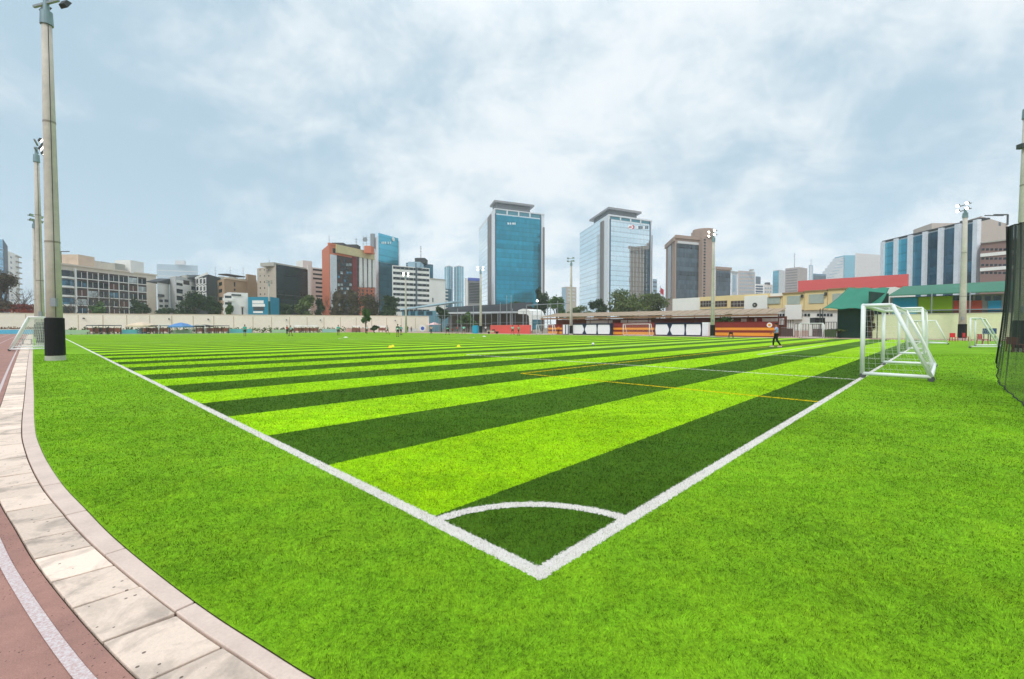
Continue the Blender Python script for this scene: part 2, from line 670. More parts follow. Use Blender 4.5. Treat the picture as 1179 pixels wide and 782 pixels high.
# running track: worn pinkish rubber
m_track, t, b = new_mat('track_rubber')
geo = nd(t, 'ShaderNodeNewGeometry')
P = geo.outputs['Position']
n1, n2, n3 = noise(t, P, 0.9, 5.0, 0.65), noise(t, P, 16.0, 5.0, 0.7), noise(t, P, 130.0, 3.0, 0.7)
f = mth(t, 'ADD', mth(t, 'MULTIPLY', mth(t, 'SUBTRACT', n1, 0.5), 0.5), mth(t, 'MULTIPLY', mth(t, 'SUBTRACT', n2, 0.5), 0.35))
f = mth(t, 'ADD', f, mth(t, 'MULTIPLY', mth(t, 'SUBTRACT', n3, 0.5), 0.6))
base = mixc(t, ramp(t, noise(t, P, 2.3, 4.0, 0.6), [(0.4, 0.0), (0.7, 1.0)]), lin((166, 124, 112)), lin((148, 112, 103)))
vml = nd(t, 'ShaderNodeVectorMath', operation='SCALE')
lk(t, base, vml.inputs[0])
lk(t, mth(t, 'ADD', f, 1.0), vml.inputs['Scale'])
vor = nd(t, 'ShaderNodeTexVoronoi')
vor.inputs['Scale'].default_value = 42.0
lk(t, P, vor.inputs['Vector'])
sel = mth(t, 'MULTIPLY', mth(t, 'LESS_THAN', vor.outputs['Distance'], 0.17), mth(t, 'GREATER_THAN', noise(t, P, 2.6, 3.0, 0.6), 0.47))
c = mixc(t, mth(t, 'MULTIPLY', sel, 0.75), vml.outputs[0], lin((70, 52, 50)))
lk(t, c, b.inputs['Base Color'])
b.inputs['Roughness'].default_value = 0.9
b.inputs['Specular IOR Level'].default_value = 0.2
bp = nd(t, 'ShaderNodeBump')
bp.inputs['Strength'].default_value = 0.4
bp.inputs['Distance'].default_value = 0.01
lk(t, n3, bp.inputs['Height'])
lk(t, bp.outputs[0], b.inputs['Normal'])


def ribbon(a, bb, z):
    m = MB()
    n = len(a)
    vs = [(p[0], p[1], z) for p in a] + [(p[0], p[1], z) for p in bb]
    m.add(vs, [(i, i + 1, n + i + 1, n + i) for i in range(n - 1)])
    return m


far_t = offset(EDGE, 10.5)
far_t[:60] = offset(EDGE, GW + np.minimum(10.0, 3.0 + (VS + 3) * 1.0))[:60]
o = ribbon(TI, far_t, -0.016).build('running_track', m_track)
struct(o)
# lane lines painted on the rubber
m_lane, t, b = new_mat('lane_paint')
geo = nd(t, 'ShaderNodeNewGeometry')
c = mixc(t, mth(t, 'MULTIPLY', mth(t, 'SUBTRACT', noise(t, geo.outputs['Position'], 70.0, 4.0, 0.75), 0.36), 4.0, clamp=True), lin((185, 150, 146)), lin((208, 198, 196)))
lk(t, c, b.inputs['Base Color'])
b.inputs['Roughness'].default_value = 0.85
D0 = GW + interp(VS, [0, 1, 2, 3, 6, 12.5, 46], [0.085, 0.09, 0.085, 0.085, 0.085, 0.075, 0.10])
for k, extra in enumerate([0.0, 1.25, 2.5, 3.75, 5.0]):
    lw = 0.05
    if k == 0:
        a, c2 = offset(EDGE, D0), offset(EDGE, D0 + lw)
    else:
        a, c2 = offset(EDGE, D0 + extra)[70:], offset(EDGE, D0 + extra + lw)[70:]
    o = ribbon(a, c2, -0.012).build('lane_line', m_lane)
    struct(o)

# pink apron on the far side of the pitch
m_apron = plain('pink_apron', (188, 150, 140), 0.9, 0.25, 0.4, fine=6)
mb = MB()
q = [UV(60, -40), UV(84, -40), UV(84, 150), UV(60, 150)]
mb.quad(*[(p[0], p[1], -0.045) for p in q])
struct(mb.build('path', m_apron))

# kerb: pale cast concrete, in lengths
m_kerb, t, b = new_mat('kerb_concrete')
geo = nd(t, 'ShaderNodeNewGeometry')
P = geo.outputs['Position']
f = mth(t, 'ADD', mth(t, 'MULTIPLY', mth(t, 'SUBTRACT', noise(t, P, 3.0, 5.0, 0.6), 0.5), 0.5), mth(t, 'MULTIPLY', mth(t, 'SUBTRACT', noise(t, P, 60.0, 4.0, 0.7), 0.5), 0.35))
vml = nd(t, 'ShaderNodeVectorMath', operation='SCALE')
vml.inputs[0].default_value = lin((214, 190, 176))
lk(t, mth(t, 'ADD', f, 0.95), vml.inputs['Scale'])
lk(t, vml.outputs[0], b.inputs['Base Color'])
b.inputs['Roughness'].default_value = 0.9
bp = nd(t, 'ShaderNodeBump')
bp.inputs['Strength'].default_value = 0.4
bp.inputs['Distance'].default_value = 0.006
lk(t, noise(t, P, 90.0, 4.0, 0.7), bp.inputs['Height'])
lk(t, bp.outputs[0], b.inputs['Normal'])


def at_v(curve, v):
    return np.array([np.interp(v, VS, curve[:, 0]), np.interp(v, VS, curve[:, 1])])


mb = MB()
cuts = np.concatenate([np.arange(-2.9, 14, 1.0), np.arange(14, 138, 2.0)])
for a, bb in zip(cuts[:-1], cuts[1:]):
    seg = np.linspace(a + 0.006, bb - 0.006, 8)
    I_, O_ = [at_v(EDGE, s_) for s_ in seg], [at_v(J, s_) for s_ in seg]
    dz = float(rng.normal(0, 0.0015))
    mb.prism(I_ + O_[::-1], -0.06, -0.002 + dz)
struct(mb.build('kerb', m_kerb, bevel=0.006))

# drain channel covered with cast slabs
m_slab, t, b = new_mat('slab_concrete')
geo = nd(t, 'ShaderNodeNewGeometry')
P = geo.outputs['Position']
oi = nd(t, 'ShaderNodeAttribute', attribute_name='tone')
stain = ramp(t, noise(t, P, 3.6, 4.0, 0.6, 0.6), [(0.50, 0.0), (0.66, 1.0)])
c = mixc(t, mth(t, 'MULTIPLY', stain, 0.55), lin((232, 208, 190)), lin((142, 128, 118)))
c = mixc(t, ramp(t, noise(t, P, 9.0, 4.0, 0.6), [(0.62, 0.0), (0.75, 0.55)]), c, lin((206, 172, 156)))
f = mth(t, 'ADD', mth(t, 'MULTIPLY', mth(t, 'SUBTRACT', noise(t, P, 50.0, 5.0, 0.7), 0.5), 0.35), mth(t, 'MULTIPLY', mth(t, 'SUBTRACT', oi.outputs['Fac'], 0.5), 0.35))
vml = nd(t, 'ShaderNodeVectorMath', operation='SCALE')
lk(t, c, vml.inputs[0])
lk(t, mth(t, 'ADD', f, 0.95), vml.inputs['Scale'])
vor = nd(t, 'ShaderNodeTexVoronoi')
vor.inputs['Scale'].default_value = 13.0
lk(t, P, vor.inputs['Vector'])
pit = mth(t, 'MULTIPLY', mth(t, 'LESS_THAN', vor.outputs['Distance'], 0.10), 0.8)
c = mixc(t, pit, vml.outputs[0], lin((70, 58, 50)))
lk(t, c, b.inputs['Base Color'])
b.inputs['Roughness'].default_value = 0.9
b.inputs['Specular IOR Level'].default_value = 0.2
bp = nd(t, 'ShaderNodeBump')
bp.inputs['Strength'].default_value = 0.45
bp.inputs['Distance'].default_value = 0.008
lk(t, noise(t, P, 70.0, 5.0, 0.7), bp.inputs['Height'])
lk(t, bp.outputs[0], b.inputs['Normal'])
mb = MB()
tones = []
joints = [-2.9, -2.3, -1.7, -1.2, -0.7, -0.25, 0.22, 0.70, 1.12, 1.55, 1.95, 2.37, 2.75, 3.15, 3.55, 3.95]
v = 3.95
while v < 136:
    v += 0.42 if v < 12 else (0.8 if v < 40 else 2.0)
    joints.append(v)
for a, bb in zip(joints[:-1], joints[1:]):
    g = 0.008
    seg = np.linspace(a + g, bb - g, 5)
    sk = 0.05                                     # joints cross the channel at a slant
    I_, O_ = [at_v(SI, s_ - sk) for s_ in seg], [at_v(SO, s_ + sk * 0.2) for s_ in seg]
    poly = I_ + O_[::-1]
    dz, tx = float(rng.normal(0, 0.0018)), float(rng.normal(0, 0.002))
    z1 = [-0.004 + dz + tx] * 5 + [-0.007 + dz - tx] * 5
    n0 = len(mb.f)
    mb.prism(poly, [-0.07] * 10, z1)
    tones += [float(rng.random())] * (len(mb.f) - n0)
o = mb.build('drain_path', m_slab)
at = o.data.attributes.new('tone', 'FLOAT', 'FACE')
at.data.foreach_set('value', tones)
md = o.modifiers.new('bevel', 'BEVEL')
md.width = 0.005
md.segments = 2
struct(o)
m_dirt = plain('joint_dirt', (92, 76, 62), 0.95, 0.4, 12)
struct(ribbon(offset(EDGE, KW - 0.01), offset(EDGE, GW + 0.02), -0.026).build('drain_bed', m_dirt))

# the turf sheet
mb = MB()
i0 = 0
near_e = [tuple(p) for p in EDGE[VS <= 128.0]]
poly = near_e + [tuple(UV(68.3, 128)), tuple(UV(68.3, -40)), tuple(UV(-0.18, -40))]
mb.add([(p[0], p[1], 0.0) for p in poly], [tuple(range(len(poly)))])
o = mb.build('turf', m_turf)
struct(o)

# turf fibres, dense near the camera's side of the pitch and thinning out


def fibres():
    zones = [(1.0, 2.6, 15000, 0.016, 0.0021), (2.6, 4.2, 7400, 0.018, 0.0031), (4.2, 7.0, 2900, 0.020, 0.0050),
             (7.0, 12.0, 950, 0.022, 0.0082), (12.0, 24.0, 250, 0.024, 0.015)]
    VVs, n = [], 0
    for y0, y1, dens, hgt, wid in zones:
        k = 1.28
        area = 2 * k * (y1 * y1 - y0 * y0) / 2 + (y1 - y0) * 1.2
        N = int(area * dens)
        Y = np.sqrt(rng.random(N) * (y1**2 - y0**2) + y0**2)
        X = (rng.random(N) * 2 - 1) * (k * Y + 0.6)
        p = np.stack([X, Y], 1) - CO
        u, v = p @ UD, p @ VD
        ok = (u > edge_u(np.clip(v, -3, 140)) + 0.012) & (u < 67.5)
        X, Y = X[ok], Y[ok]
        N = len(X)
        ph = rng.random(N) * 2 * math.pi
        lean = rng.random(N) ** 0.7 * hgt * 1.5
        # clumps lean the same way
        cph = np.sin(X * 9.1 + np.sin(Y * 7.3) * 2) * 1.6 + np.cos(Y * 8.7 + X * 3.1) * 1.6
        la = np.where(rng.random(N) < 0.55, cph, rng.random(N) * 6.28)
        H_ = hgt * (0.45 + 0.5 * rng.random(N))
        wx, wy = np.cos(ph) * wid / 2, np.sin(ph) * wid / 2
        a = np.stack([X - wx, Y - wy, np.full(N, -0.002)], 1)
        bq = np.stack([X + wx, Y + wy, np.full(N, -0.002)], 1)
        mx, my = X + np.cos(la) * lean * 0.35, Y + np.sin(la) * lean * 0.35
        c1 = np.stack([mx + wx * 0.8, my + wy * 0.8, H_ * 0.62], 1)
        d1 = np.stack([mx - wx * 0.8, my - wy * 0.8, H_ * 0.62], 1)
        tip = np.stack([X + np.cos(la) * lean, Y + np.sin(la) * lean, H_], 1)
        VVs.append(np.stack([a, bq, c1, d1, tip], 1).reshape(-1, 3))
        n += N
    V_ = np.concatenate(VVs).astype(np.float32)
    me = bpy.data.meshes.new('grass')
    base = (np.arange(n) * 5)[:, None]
    q = base + np.array([0, 1, 2, 3])
    tr = base + np.array([3, 2, 4])
    loops = np.concatenate([np.concatenate([q, tr], 1).reshape(-1)])
    starts = np.empty(2 * n, np.int32)
    starts[0::2] = np.arange(n) * 7
    starts[1::2] = np.arange(n) * 7 + 4
    me.vertices.add(len(V_))
    me.vertices.foreach_set('co', V_.reshape(-1))
    me.loops.add(len(loops))
    me.loops.foreach_set('vertex_index', loops.astype(np.int32))
    me.polygons.add(2 * n)
    me.polygons.foreach_set('loop_start', starts)
    me.update()
    me.validate()
    me.materials.append(m_blade)
    at = me.attributes.new('tone', 'FLOAT', 'POINT')
    at.data.foreach_set('value', np.repeat(rng.random(n).astype(np.float32), 5))
    o = bpy.data.objects.new('grass', me)
    COL.objects.link(o)
    o['kind'] = 'stuff'
    tag(o, 'short upright plastic fibres of the striped artificial pitch', 'grass')
    return n


N_FIB = fibres()

# ------------------------------------------------------------------ shared materials
WHITE = plain('white_paint', (240, 240, 238), 0.55, 0.08, 2.0, k=0.95)
CREAM = plain('cream_render', (236, 222, 190), 0.85, 0.14, 0.25, fine=2)
OFFW = plain('offwhite_render', (232, 230, 224), 0.85, 0.12, 0.2)
CONC = plain('grey_concrete', (176, 172, 162), 0.85, 0.2, 0.5, fine=5)
POLEC = plain('pole_concrete', (194, 186, 174), 0.85, 0.25, 0.7, fine=4)
DKGREY = plain('dark_grey', (70, 72, 74), 0.7, 0.2, 0.3)
BLACK = plain('black_rubber', (22, 22, 24), 0.75, 0.3, 2)
STEEL = plain('galvanised_steel', (150, 155, 158), 0.5, 0.15, 1, metal=0.3)
ALU = plain('aluminium_trim', (205, 208, 212), 0.5, 0.08, 0.3, metal=0.2)
G_DARK = glass('dark_window', (34, 44, 52), 0.12, 0.0, pane=(1.1, 1.6), var=0.9, wob=0.1)
G_BLUE = glass('blue_window', (70, 110, 130), 0.10, 0.4, pane=(1.1, 1.6), var=0.7, wob=0.1)
G_PALE = glass('curtained_window', (170, 180, 182), 0.3, 0.0, pane=(0.8, 1.5), var=0.5, wob=0.05)
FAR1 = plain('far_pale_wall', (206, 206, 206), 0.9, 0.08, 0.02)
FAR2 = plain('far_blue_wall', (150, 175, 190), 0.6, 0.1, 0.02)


def para(A, N, B):
    """fourth corner of a block seen on two faces"""
    return np.array(A) + np.array(B) - np.array(N)


def block(name, label, cat, pts, top, mat, group=None, wall='wall', z0=0.0):
    """block with survey corners [(px, depth), ...]; two corners: one visible face + depth, three: two visible faces"""
    P_ = [gx(p[0], p[1]) for p in pts[:3]]
    if len(pts) == 2:
        A, B = P_
        f = Face(A, B)
        dd = max(10.0, 0.06 * np.linalg.norm(A))
        poly = [A, B, B * (1 + dd / np.linalg.norm(B)), A * (1 + dd / np.linalg.norm(A))]
        faces = [f]
    else:
        A, N, B = P_
        D = para(A, N, B)
        kd, ka, kb = D[0] / D[1], A[0] / A[1], B[0] / B[1]
        lo, hi = min(ka, kb), max(ka, kb)
        if not lo < kd < hi:                      # keep the hidden corner behind the seen faces
            D = (A + B) / 2 * (1 + max(8.0, np.linalg.norm(B - A) * 0.6) / np.linalg.norm(A + B) * 2)
        poly = [A, N, B, D]
        faces = [Face(A, N), Face(N, B)]
    c = np.mean(poly, axis=0)
    r = thing(name, label, cat, (c[0], c[1], z0), group)
    ref = pts[0] if len(pts) == 2 else pts[1]
    z1 = zat(top, ref[1], ref[0])
    mb = MB().prism(poly, z0, z1)
    mb.build(wall, mat, r)
    return r, faces, z1, poly


def windows(r, f, cols, rows, mat, frame=None, o=0.06, name='window', px=True, mats=None):
    """one part per window (cols and rows are survey ranges), each with a frame child when asked"""
    for (a, b) in cols:
        t0, t1 = (f.s_of(a), f.s_of(b)) if px else (a, b)
        for (p0, p1) in rows:
            m = random.choice(mats) if mats else mat
            tm = (t0 + t1) / 2
            z0, z1 = (f.z(p1, tm), f.z(p0, tm)) if px else (p1, p0)
            w = f.slab(MB(), t0, t1, z0, z1, -0.05, o).build(name, m, r)
            if frame:
                fr = MB()
                e = 0.10 / f.L
                f.slab(fr, t0 - e, t1 + e, z1, z1 + 0.10, -0.05, o + 0.05)
                f.slab(fr, t0 - e, t1 + e, z0 - 0.12, z0, -0.05, o + 0.08)
                f.slab(fr, (t0 + t1) / 2 - e / 3, (t0 + t1) / 2 + e / 3, z0, z1, -0.04, o + 0.03)
                fr.build('frame', frame, w)


def spans(a, b, n, gap=0.25):
    st = (b - a) / n
    return [(a + i * st + st * gap / 2, a + (i + 1) * st - st * gap / 2) for i in range(n)]


def roof_box(r, px0, px1, py0, Y, zbase, mat, depth=6.0, name='roof_house'):
    A, B = gx(px0, Y), gx(px1, Y)
    return MB().prism([A, B, B + np.array([0, depth]), A + np.array([0, depth])], zbase - 0.2, zat(py0, Y)).build(name, mat, r)


def mast(r, px, Y, z0, py, rad=0.12, name='antenna'):
    p = gx(px, Y)
    mb = MB().tube([(p[0], p[1], z0 - 0.3), (p[0], p[1], zat(py, Y))], [rad, rad * 0.5], 6)
    h = zat(py, Y) - z0
    for k in (0.55, 0.75, 0.9):
        mb.bar((p[0] - h * 0.08, p[1], z0 + h * k), (p[0] + h * 0.08, p[1], z0 + h * k), rad * 0.8)
    return mb.build(name, STEEL, r)


def clutter(r, px0, px1, Y, zb, n, seed, hmax=2.2, mat=None):
    """tanks and plant standing on a roof"""
    rs = random.Random(seed)
    for i in range(n):
        px = px0 + (px1 - px0) * (i + rs.random()) / n
        p = gx(px, Y + rs.random() * 3 + 1)
        h, w = 0.5 + rs.random() * hmax, 0.5 + rs.random() * 1.3
        if rs.random() < 0.5:
            MB().tube([(p[0], p[1], zb - 0.1), (p[0], p[1], zb + h)], w * 0.5, 10).build('water_tank', mat or DKGREY, r)
        else:
            MB().box(p[0] - w, p[0] + w, p[1] - 0.7, p[1] + 0.7, zb - 0.1, zb + h).build('roof_plant', mat or CONC, r)


# ------------------------------------------------------------------ buildings, from the left
# far left: glass slab with a dark end wall
r, fs, z1, _ = block('office_tower', 'pale glass tower with a dark grey end wall at the left edge', 'tower', [(-22, 250), (6, 262), (11, 285)], 276, glass('pale_glass', (150, 185, 205), pane=(4, 3.4)))
MB().prism([fs[1].pt(0, .2), fs[1].pt(1, .2), fs[1].pt(1, -.1), fs[1].pt(0, -.1)], 0, z1 + .3).build('end_wall', plain('slate_wall', (92, 102, 112), 0.8), r)
for py in (286, 296, 307, 318, 330):
    fs[0].slab(MB(), 0, 1, fs[0].z(py) - .4, fs[0].z(py) + .4, -.1, .25).build('spandrel', FAR2, r)
r, fs, z1, _ = block('apartment_tower', 'slim pale apartment slab with a column of balconies behind the bare tree', 'apartment block', [(11.5, 292), (24, 310)], 289, OFFW)
for k in range(9):
    py = 295 + k * 6.2
    fs[0].pslab(MB(), 20, 25, py, py + 1.2, -.1, 1.0).build('balcony', CONC, r)
    fs[0].pslab(MB(), 14, 16, py, py + 2.4, -.05, .06).build('window', G_DARK, r)

# six storey apartment block behind the left wall
r, fs, z1, poly = block('apartment_block', 'six storey cream apartment block with dark windows in a white grid, bare trees in front', 'apartment block', [(60, 168), (181, 208)], 303, plain('apartment_cream', (214, 202, 186), 0.85, 0.12, 0.2))
f = fs[0]
zt, zb = f.z(312, f.s_of(120)), 3.0
t0, t1 = f.s_of(88.5), f.s_of(169.5)
f.slab(MB(), t0, t1, 0.5, f.z(311, t0), -.05, .02).build('recess', plain('brown_loggia', (74, 62, 58), 0.8, 0.3, 0.3), r)
ncol, nrow = 7, 6
zs = np.linspace(f.z(312.0, t0), 2.5, nrow + 1)
mats3 = [G_DARK, G_DARK, G_DARK, G_BLUE, plain('red_curtain', (92, 58, 52), 0.6), G_PALE]
rs = random.Random(5)
for i in range(ncol):
    for j in range(nrow):
        a, bb = t0 + (t1 - t0) * i / ncol, t0 + (t1 - t0) * (i + 1) / ncol
        m_ = rs.choices(mats3, [6, 5, 3, 2, 3, 1.2])[0]
        g = (bb - a) * 0.08
        w = f.slab(MB(), a + g, bb - g, zs[j + 1] + 1.0, zs[j] - 0.35, -.05, .08).build('window', m_, r)
        mid = (a + bb) / 2
        fr = f.slab(MB(), mid - .0016, mid + .0016, zs[j + 1] + 1.0, zs[j] - 0.35, .0, .14)
        fr.build('frame', OFFW, w)
for j in range(nrow):
    f.slab(MB(), t0, t1, zs[j + 1] + .55, zs[j + 1] + .85, -.05, .45).build('balcony_slab', OFFW, r)
for i in range(1, ncol):
    a = t0 + (t1 - t0) * i / ncol
    f.slab(MB(), a - .0022, a + .0022, 2.0, f.z(311.5, t0), -.05, .35).build('pilaster', OFFW, r)
# curved glazed bay at the left
ta, tb = f.s_of(66), f.s_of(86)
for j in range(nrow):
    za, zc = zs[j + 1] + .9, zs[j] - .25
    n = 8
    ar = [f.pt(ta + (tb - ta) * k / n, 0.2 + 1.4 * math.sin(math.pi * k / n)) for k in range(n + 1)]
    MB().prism([f.pt(ta, -.1)] + ar + [f.pt(tb, -.1)], za, zc).build('bay_window', G_BLUE if j % 2 else G_DARK, r)
    ar = [f.pt(ta - .003 + (tb - ta + .006) * k / n, 0.4 + 1.5 * math.sin(math.pi * k / n)) for k in range(n + 1)]
    MB().prism([f.pt(ta, -.1)] + ar + [f.pt(tb, -.1)], za - .75, za - .02).build('bay_parapet', OFFW, r)
f.slab(MB(), f.s_of(86.5), f.s_of(88.5), 0, f.z(309, tb), -.05, .6).build('pilaster', OFFW, r)
f.slab(MB(), -.005, 1.005, z1 - .1, z1 + .5, -.3, .5).build('parapet', plain('apartment_cream', (1, 1, 1)), r)
roof_box(r, 71, 92, 293, 178, z1, plain('penthouse_tan', (214, 190, 168), 0.85), 7)
roof_box(r, 134, 152, 299.5, 196, z1, OFFW, 7)
for a, bb, py in ((92, 104, 299), (106, 118, 301), (118, 134, 303)):
    roof_box(r, a, bb, py, 190, z1, CONC, 5, 'roof_plant')
p = gx(72, 176)
mb = MB().bar((p[0], p[1], z1), (p[0], p[1], zat(289.5, 176)), .35)
q = gx(82, 176)
mb.bar((p[0] - .2, p[1], zat(289.7, 176)), (q[0], q[1], zat(289.7, 176)), .3).build('roof_frame', DKGREY, r)
clutter(r, 96, 165, 196, z1 + .3, 6, 3, 1.2)

# faint tower in the haze
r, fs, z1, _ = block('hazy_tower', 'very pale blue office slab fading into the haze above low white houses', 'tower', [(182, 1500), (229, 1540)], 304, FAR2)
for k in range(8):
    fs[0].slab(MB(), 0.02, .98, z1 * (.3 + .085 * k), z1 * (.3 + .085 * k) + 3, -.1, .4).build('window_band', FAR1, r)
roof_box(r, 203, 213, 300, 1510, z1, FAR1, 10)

# white houses and grey slab
r, fs, z1, _ = block('white_house', 'small white house with dark awnings beside the grey slab wall', 'house', [(182, 190), (196, 200)], 325, OFFW)
f = fs[0]
f.pslab(MB(), 182.5, 187, 339, 342, -.05, 1.0).build('awning', DKGREY, r)
windows(r, f, [(184, 188), (190, 194)], [(345, 348), (351, 354)], G_DARK)
MB().prism([f.pt(0, .3), f.pt(1, .3), f.pt(1, -4), f.pt(0, -4)], [z1, z1, z1, z1], [z1 + .3, z1 + 2.6, z1 + 2.6, z1 + .3]).build('roof', DKGREY, r)
r, fs, z1, _ = block('white_apartment_house', 'white stepped apartment house with a brown loggia and a dark slanting roof edge', 'apartment block', [(196.5, 200), (203.5, 196), (232, 214)], 318, plain('grey_slab', (188, 188, 186), 0.85))
f = fs[1]
f.slab(MB(), .01, .99, 0, z1 - 1.5, -.05, .05).build('front_wall', OFFW, r)
windows(r, f, [(204, 211)], [(326, 329), (333, 338), (341, 346)], G_DARK)
windows(r, f, [(212, 219)], [(323, 328)], plain('brown_loggia', (1, 1, 1)))
windows(r, f, [(221, 226)], [(330, 334), (338, 342), (346, 350)], G_BLUE)
A, B = f.s_of(221), f.s_of(232)
MB().prism([f.pt(.45, .5), f.pt(1, .5), f.pt(1, -6), f.pt(.45, -6)], [z1 - .2] * 4, [z1 + .2, z1 + 2.6, z1 + 2.6, z1 + .2]).build('roof', DKGREY, r)
clutter(r, 204, 219, 202, z1, 3, 9, 1.0)

# black clad building
r, fs, z1, _ = block('black_clad_building', 'black clad office building with white framed windows on its left face', 'office building', [(226, 208), (239.5, 190), (255, 205)], 315.5, plain('black_cladding', (48, 52, 56), 0.6, 0.15))
f = fs[0]
for i, (a, bb) in enumerate(spans(226.5, 238.5, 3, .3)):
    for j, (p0, p1) in enumerate([(321, 327), (329.5, 335), (338, 343)]):
        w = f.pslab(MB(), a - .5, bb + .5, p0 - .8, p1 + .8, -.05, .1).build('window', OFFW, r)
        f.pslab(MB(), a + .3, bb - .3, p0 + .5, p1 - .3, -.05, .14).build('pane', G_DARK, w)
f.slab(MB(), 0, 1, z1 - .3, z1 + .6, -.4, .2).build('parapet', OFFW, r)

# tan building
r, fs, z1, _ = block('tan_apartment_building', 'tan rendered apartment building with brown windows and a cluttered flat roof', 'apartment block', [(251, 196), (259, 188), (299, 208)], 321, plain('tan_render', (176, 146, 118), 0.85, 0.15, 0.2))
f = fs[1]
windows(r, f, [(270, 271.6)], [(325, 330), (332.5, 335)], G_DARK)
windows(r, f, [(286, 290.5), (291.2, 292.5)], [(327, 334), (337, 341)], plain('brown_loggia', (1, 1, 1)))
windows(r, fs[0], [(253, 256.5)], [(325, 329), (333, 337), (342, 346)], G_DARK)
f.slab(MB(), .02, .98, z1, z1 + .7, -.6, .3).build('parapet', plain('tan_trim', (206, 184, 158), 0.85), r)
f.pslab(MB(), 284, 294, 316.5, 345, -.05, .8).build('stair_tower', plain('tan_render', (1, 1, 1)), r)
f.pslab(MB(), 262, 283, 316.8, 318.0, -4, 0.2).build('roof_canopy', plain('brown_loggia', (1, 1, 1)), r)
clutter(r, 254, 297, 206, z1 + .5, 9, 11, 2.4)
for px in (249, 266, 281):
    mast(r, px, 204, z1, 307, .08)

# small white house with teal end wall
r, fs, z1, _ = block('white_balcony_house', 'low white house with balconies and a teal advertising wall at its right end', 'house', [(258, 170), (263, 160), (286, 164)], 336.5, OFFW)
f = fs[1]
for py in (343.5, 351, 358):
    f.pslab(MB(), 257, 268.5, py, py + 3.2, -.1, 1.2).build('balcony', OFFW, r)
    f.pslab(MB(), 259.5, 267, py - 3.0, py, -.05, .04).build('window', G_DARK, r)
f.pslab(MB(), 267, 278, 339.0, 340.5, -.05, .3).build('window', G_DARK, r)
f.pslab(MB(), 278.5, 280.2, 354, 363, -.05, .1).build('door', DKGREY, r)
f.pslab(MB(), 277.5, 281, 353, 354.3, -.05, .8).build('canopy', CONC, r)
TEAL = plain('teal_paint', (40, 132, 158), 0.7, 0.1)
f2 = Face(gx(286, 163), gx(312, 163))
w = MB().prism([f2.A, f2.B, f2.B - f2.n * 6, f2.A - f2.n * 6], 0, zat(342, 163)).build('teal_wall', TEAL, r)
f2.pslab(MB(), 291, 304, 346, 349.5, -.05, .1).build('lettering_strip', OFFW, w)
f2.pslab(MB(), 291, 305.5, 350, 353.2, -.05, .1).build('lettering_strip', OFFW, w)
f2.pslab(MB(), 292, 304.5, 353.4, 357.6, -.05, .08).build('picture_panel', DKGREY, w)
f2.pslab(MB(), 292, 303, 358.4, 360.6, -.05, .1).build('lettering_strip', OFFW, w)

# beige and black glass block
r, fs, z1, _ = block('black_glass_block', 'beige office block with one wide black glass front', 'office building', [(297, 196), (318.5, 186), (356, 204)], 305.5, plain('beige_panel', (190, 176, 160), 0.85, 0.12, 0.3))
f = fs[1]
fg = f.pslab(MB(), 318.8, 354.5, 307.5, 364, -.05, .25).build('glass_front', glass('black_glass', (40, 46, 52), 0.12, 0.3, pane=(2.4, 3.3), var=0.3), r)
f.pslab(MB(), 318.8, 354.5, 340.2, 341.0, .2, .34).build('transom', DKGREY, fg)
f.slab(MB(), 0, 1, z1 - .2, z1 + 1.3, -8, -1).build('roof_house', CONC, r)
for k, py in enumerate((310, 317, 324, 331, 338)):
    for px in (300, 305, 310):
        fs[0].pslab(MB(), px, px + .9, py, py + 1.5, -.05, .05).build('window', G_DARK, r)
mast(r, 311, 190, z1, 299, .1)
f.pslab(MB(), 354.5, 357.5, 306, 364, -.05, .3).build('end_pier', OFFW, r)

# white building with ribbon windows behind it
r, fs, z1, _ = block('white_ribbon_building', 'white office building with short ribbon windows tucked left of the brick tower', 'office building', [(352, 224), (374, 232)], 307, OFFW)
f = fs[0]
f.pslab(MB(), 349, 359.5, 300.5, 364, -6, .6).build('lift_tower', OFFW, r)
for k in range(7):
    py = 310 + k * 5.0
    windows(r, f, [(361 if k < 3 else 364, 371.5)], [(py, py + 2.0)], G_DARK)

# orange brick tower
r, fs, z1, _ = block('brick_tower', 'orange brick tower with a cream band near the top and bare trees at its foot', 'tower', [(371.5, 222), (380, 205), (432, 232)], 281, plain('orange_brick', (206, 122, 94), 0.85, 0.12, 0.3))
f = fs[1]
f.pslab(MB(), 387, 430.5, 286.5, 295.5, -.05, .9).build('cream_band', plain('cream_band', (206, 194, 150), 0.85), r)
f.pslab(MB(), 384, 387, 286, 291.5, -.05, .1).build('window', G_DARK, r)
f.pslab(MB(), 380.8, 388, 293.5, 364, -.05, .3).build('white_pier', plain('pale_blue_pier', (206, 212, 216), 0.8), r)
f.pslab(MB(), 388.2, 406, 295.6, 364, -.05, .12).build('recess', plain('tower_recess', (72, 62, 62), 0.7, 0.3, 0.3), r)
f.pslab(MB(), 406, 411.5, 296, 364, -.05, .3).build('red_pier', plain('maroon_panel', (130, 58, 62), 0.8), r)
rs = random.Random(3)
for i, (a, bb) in enumerate(spans(388.6, 405.6, 5, .25)):
    for j in range(13):
        py = 299 + j * 4.6
        m_ = rs.choice([G_DARK, G_DARK, G_BLUE, G_PALE, plain('red_curtain', (1, 1, 1))])
        f.pslab(MB(), a, bb, py, py + 2.8, -.05, .22).build('window', m_, r)
for k in range(4):
    a = 412 + k * 5.1
    f.pslab(MB(), a + 1.6, a + 5.0, 295.8, 331, -.05, .55).build('white_fin', OFFW, r)
    f.pslab(MB(), a, a + 1.6, 295.8, 364, -.05, .08).build('window_strip', G_DARK, r)
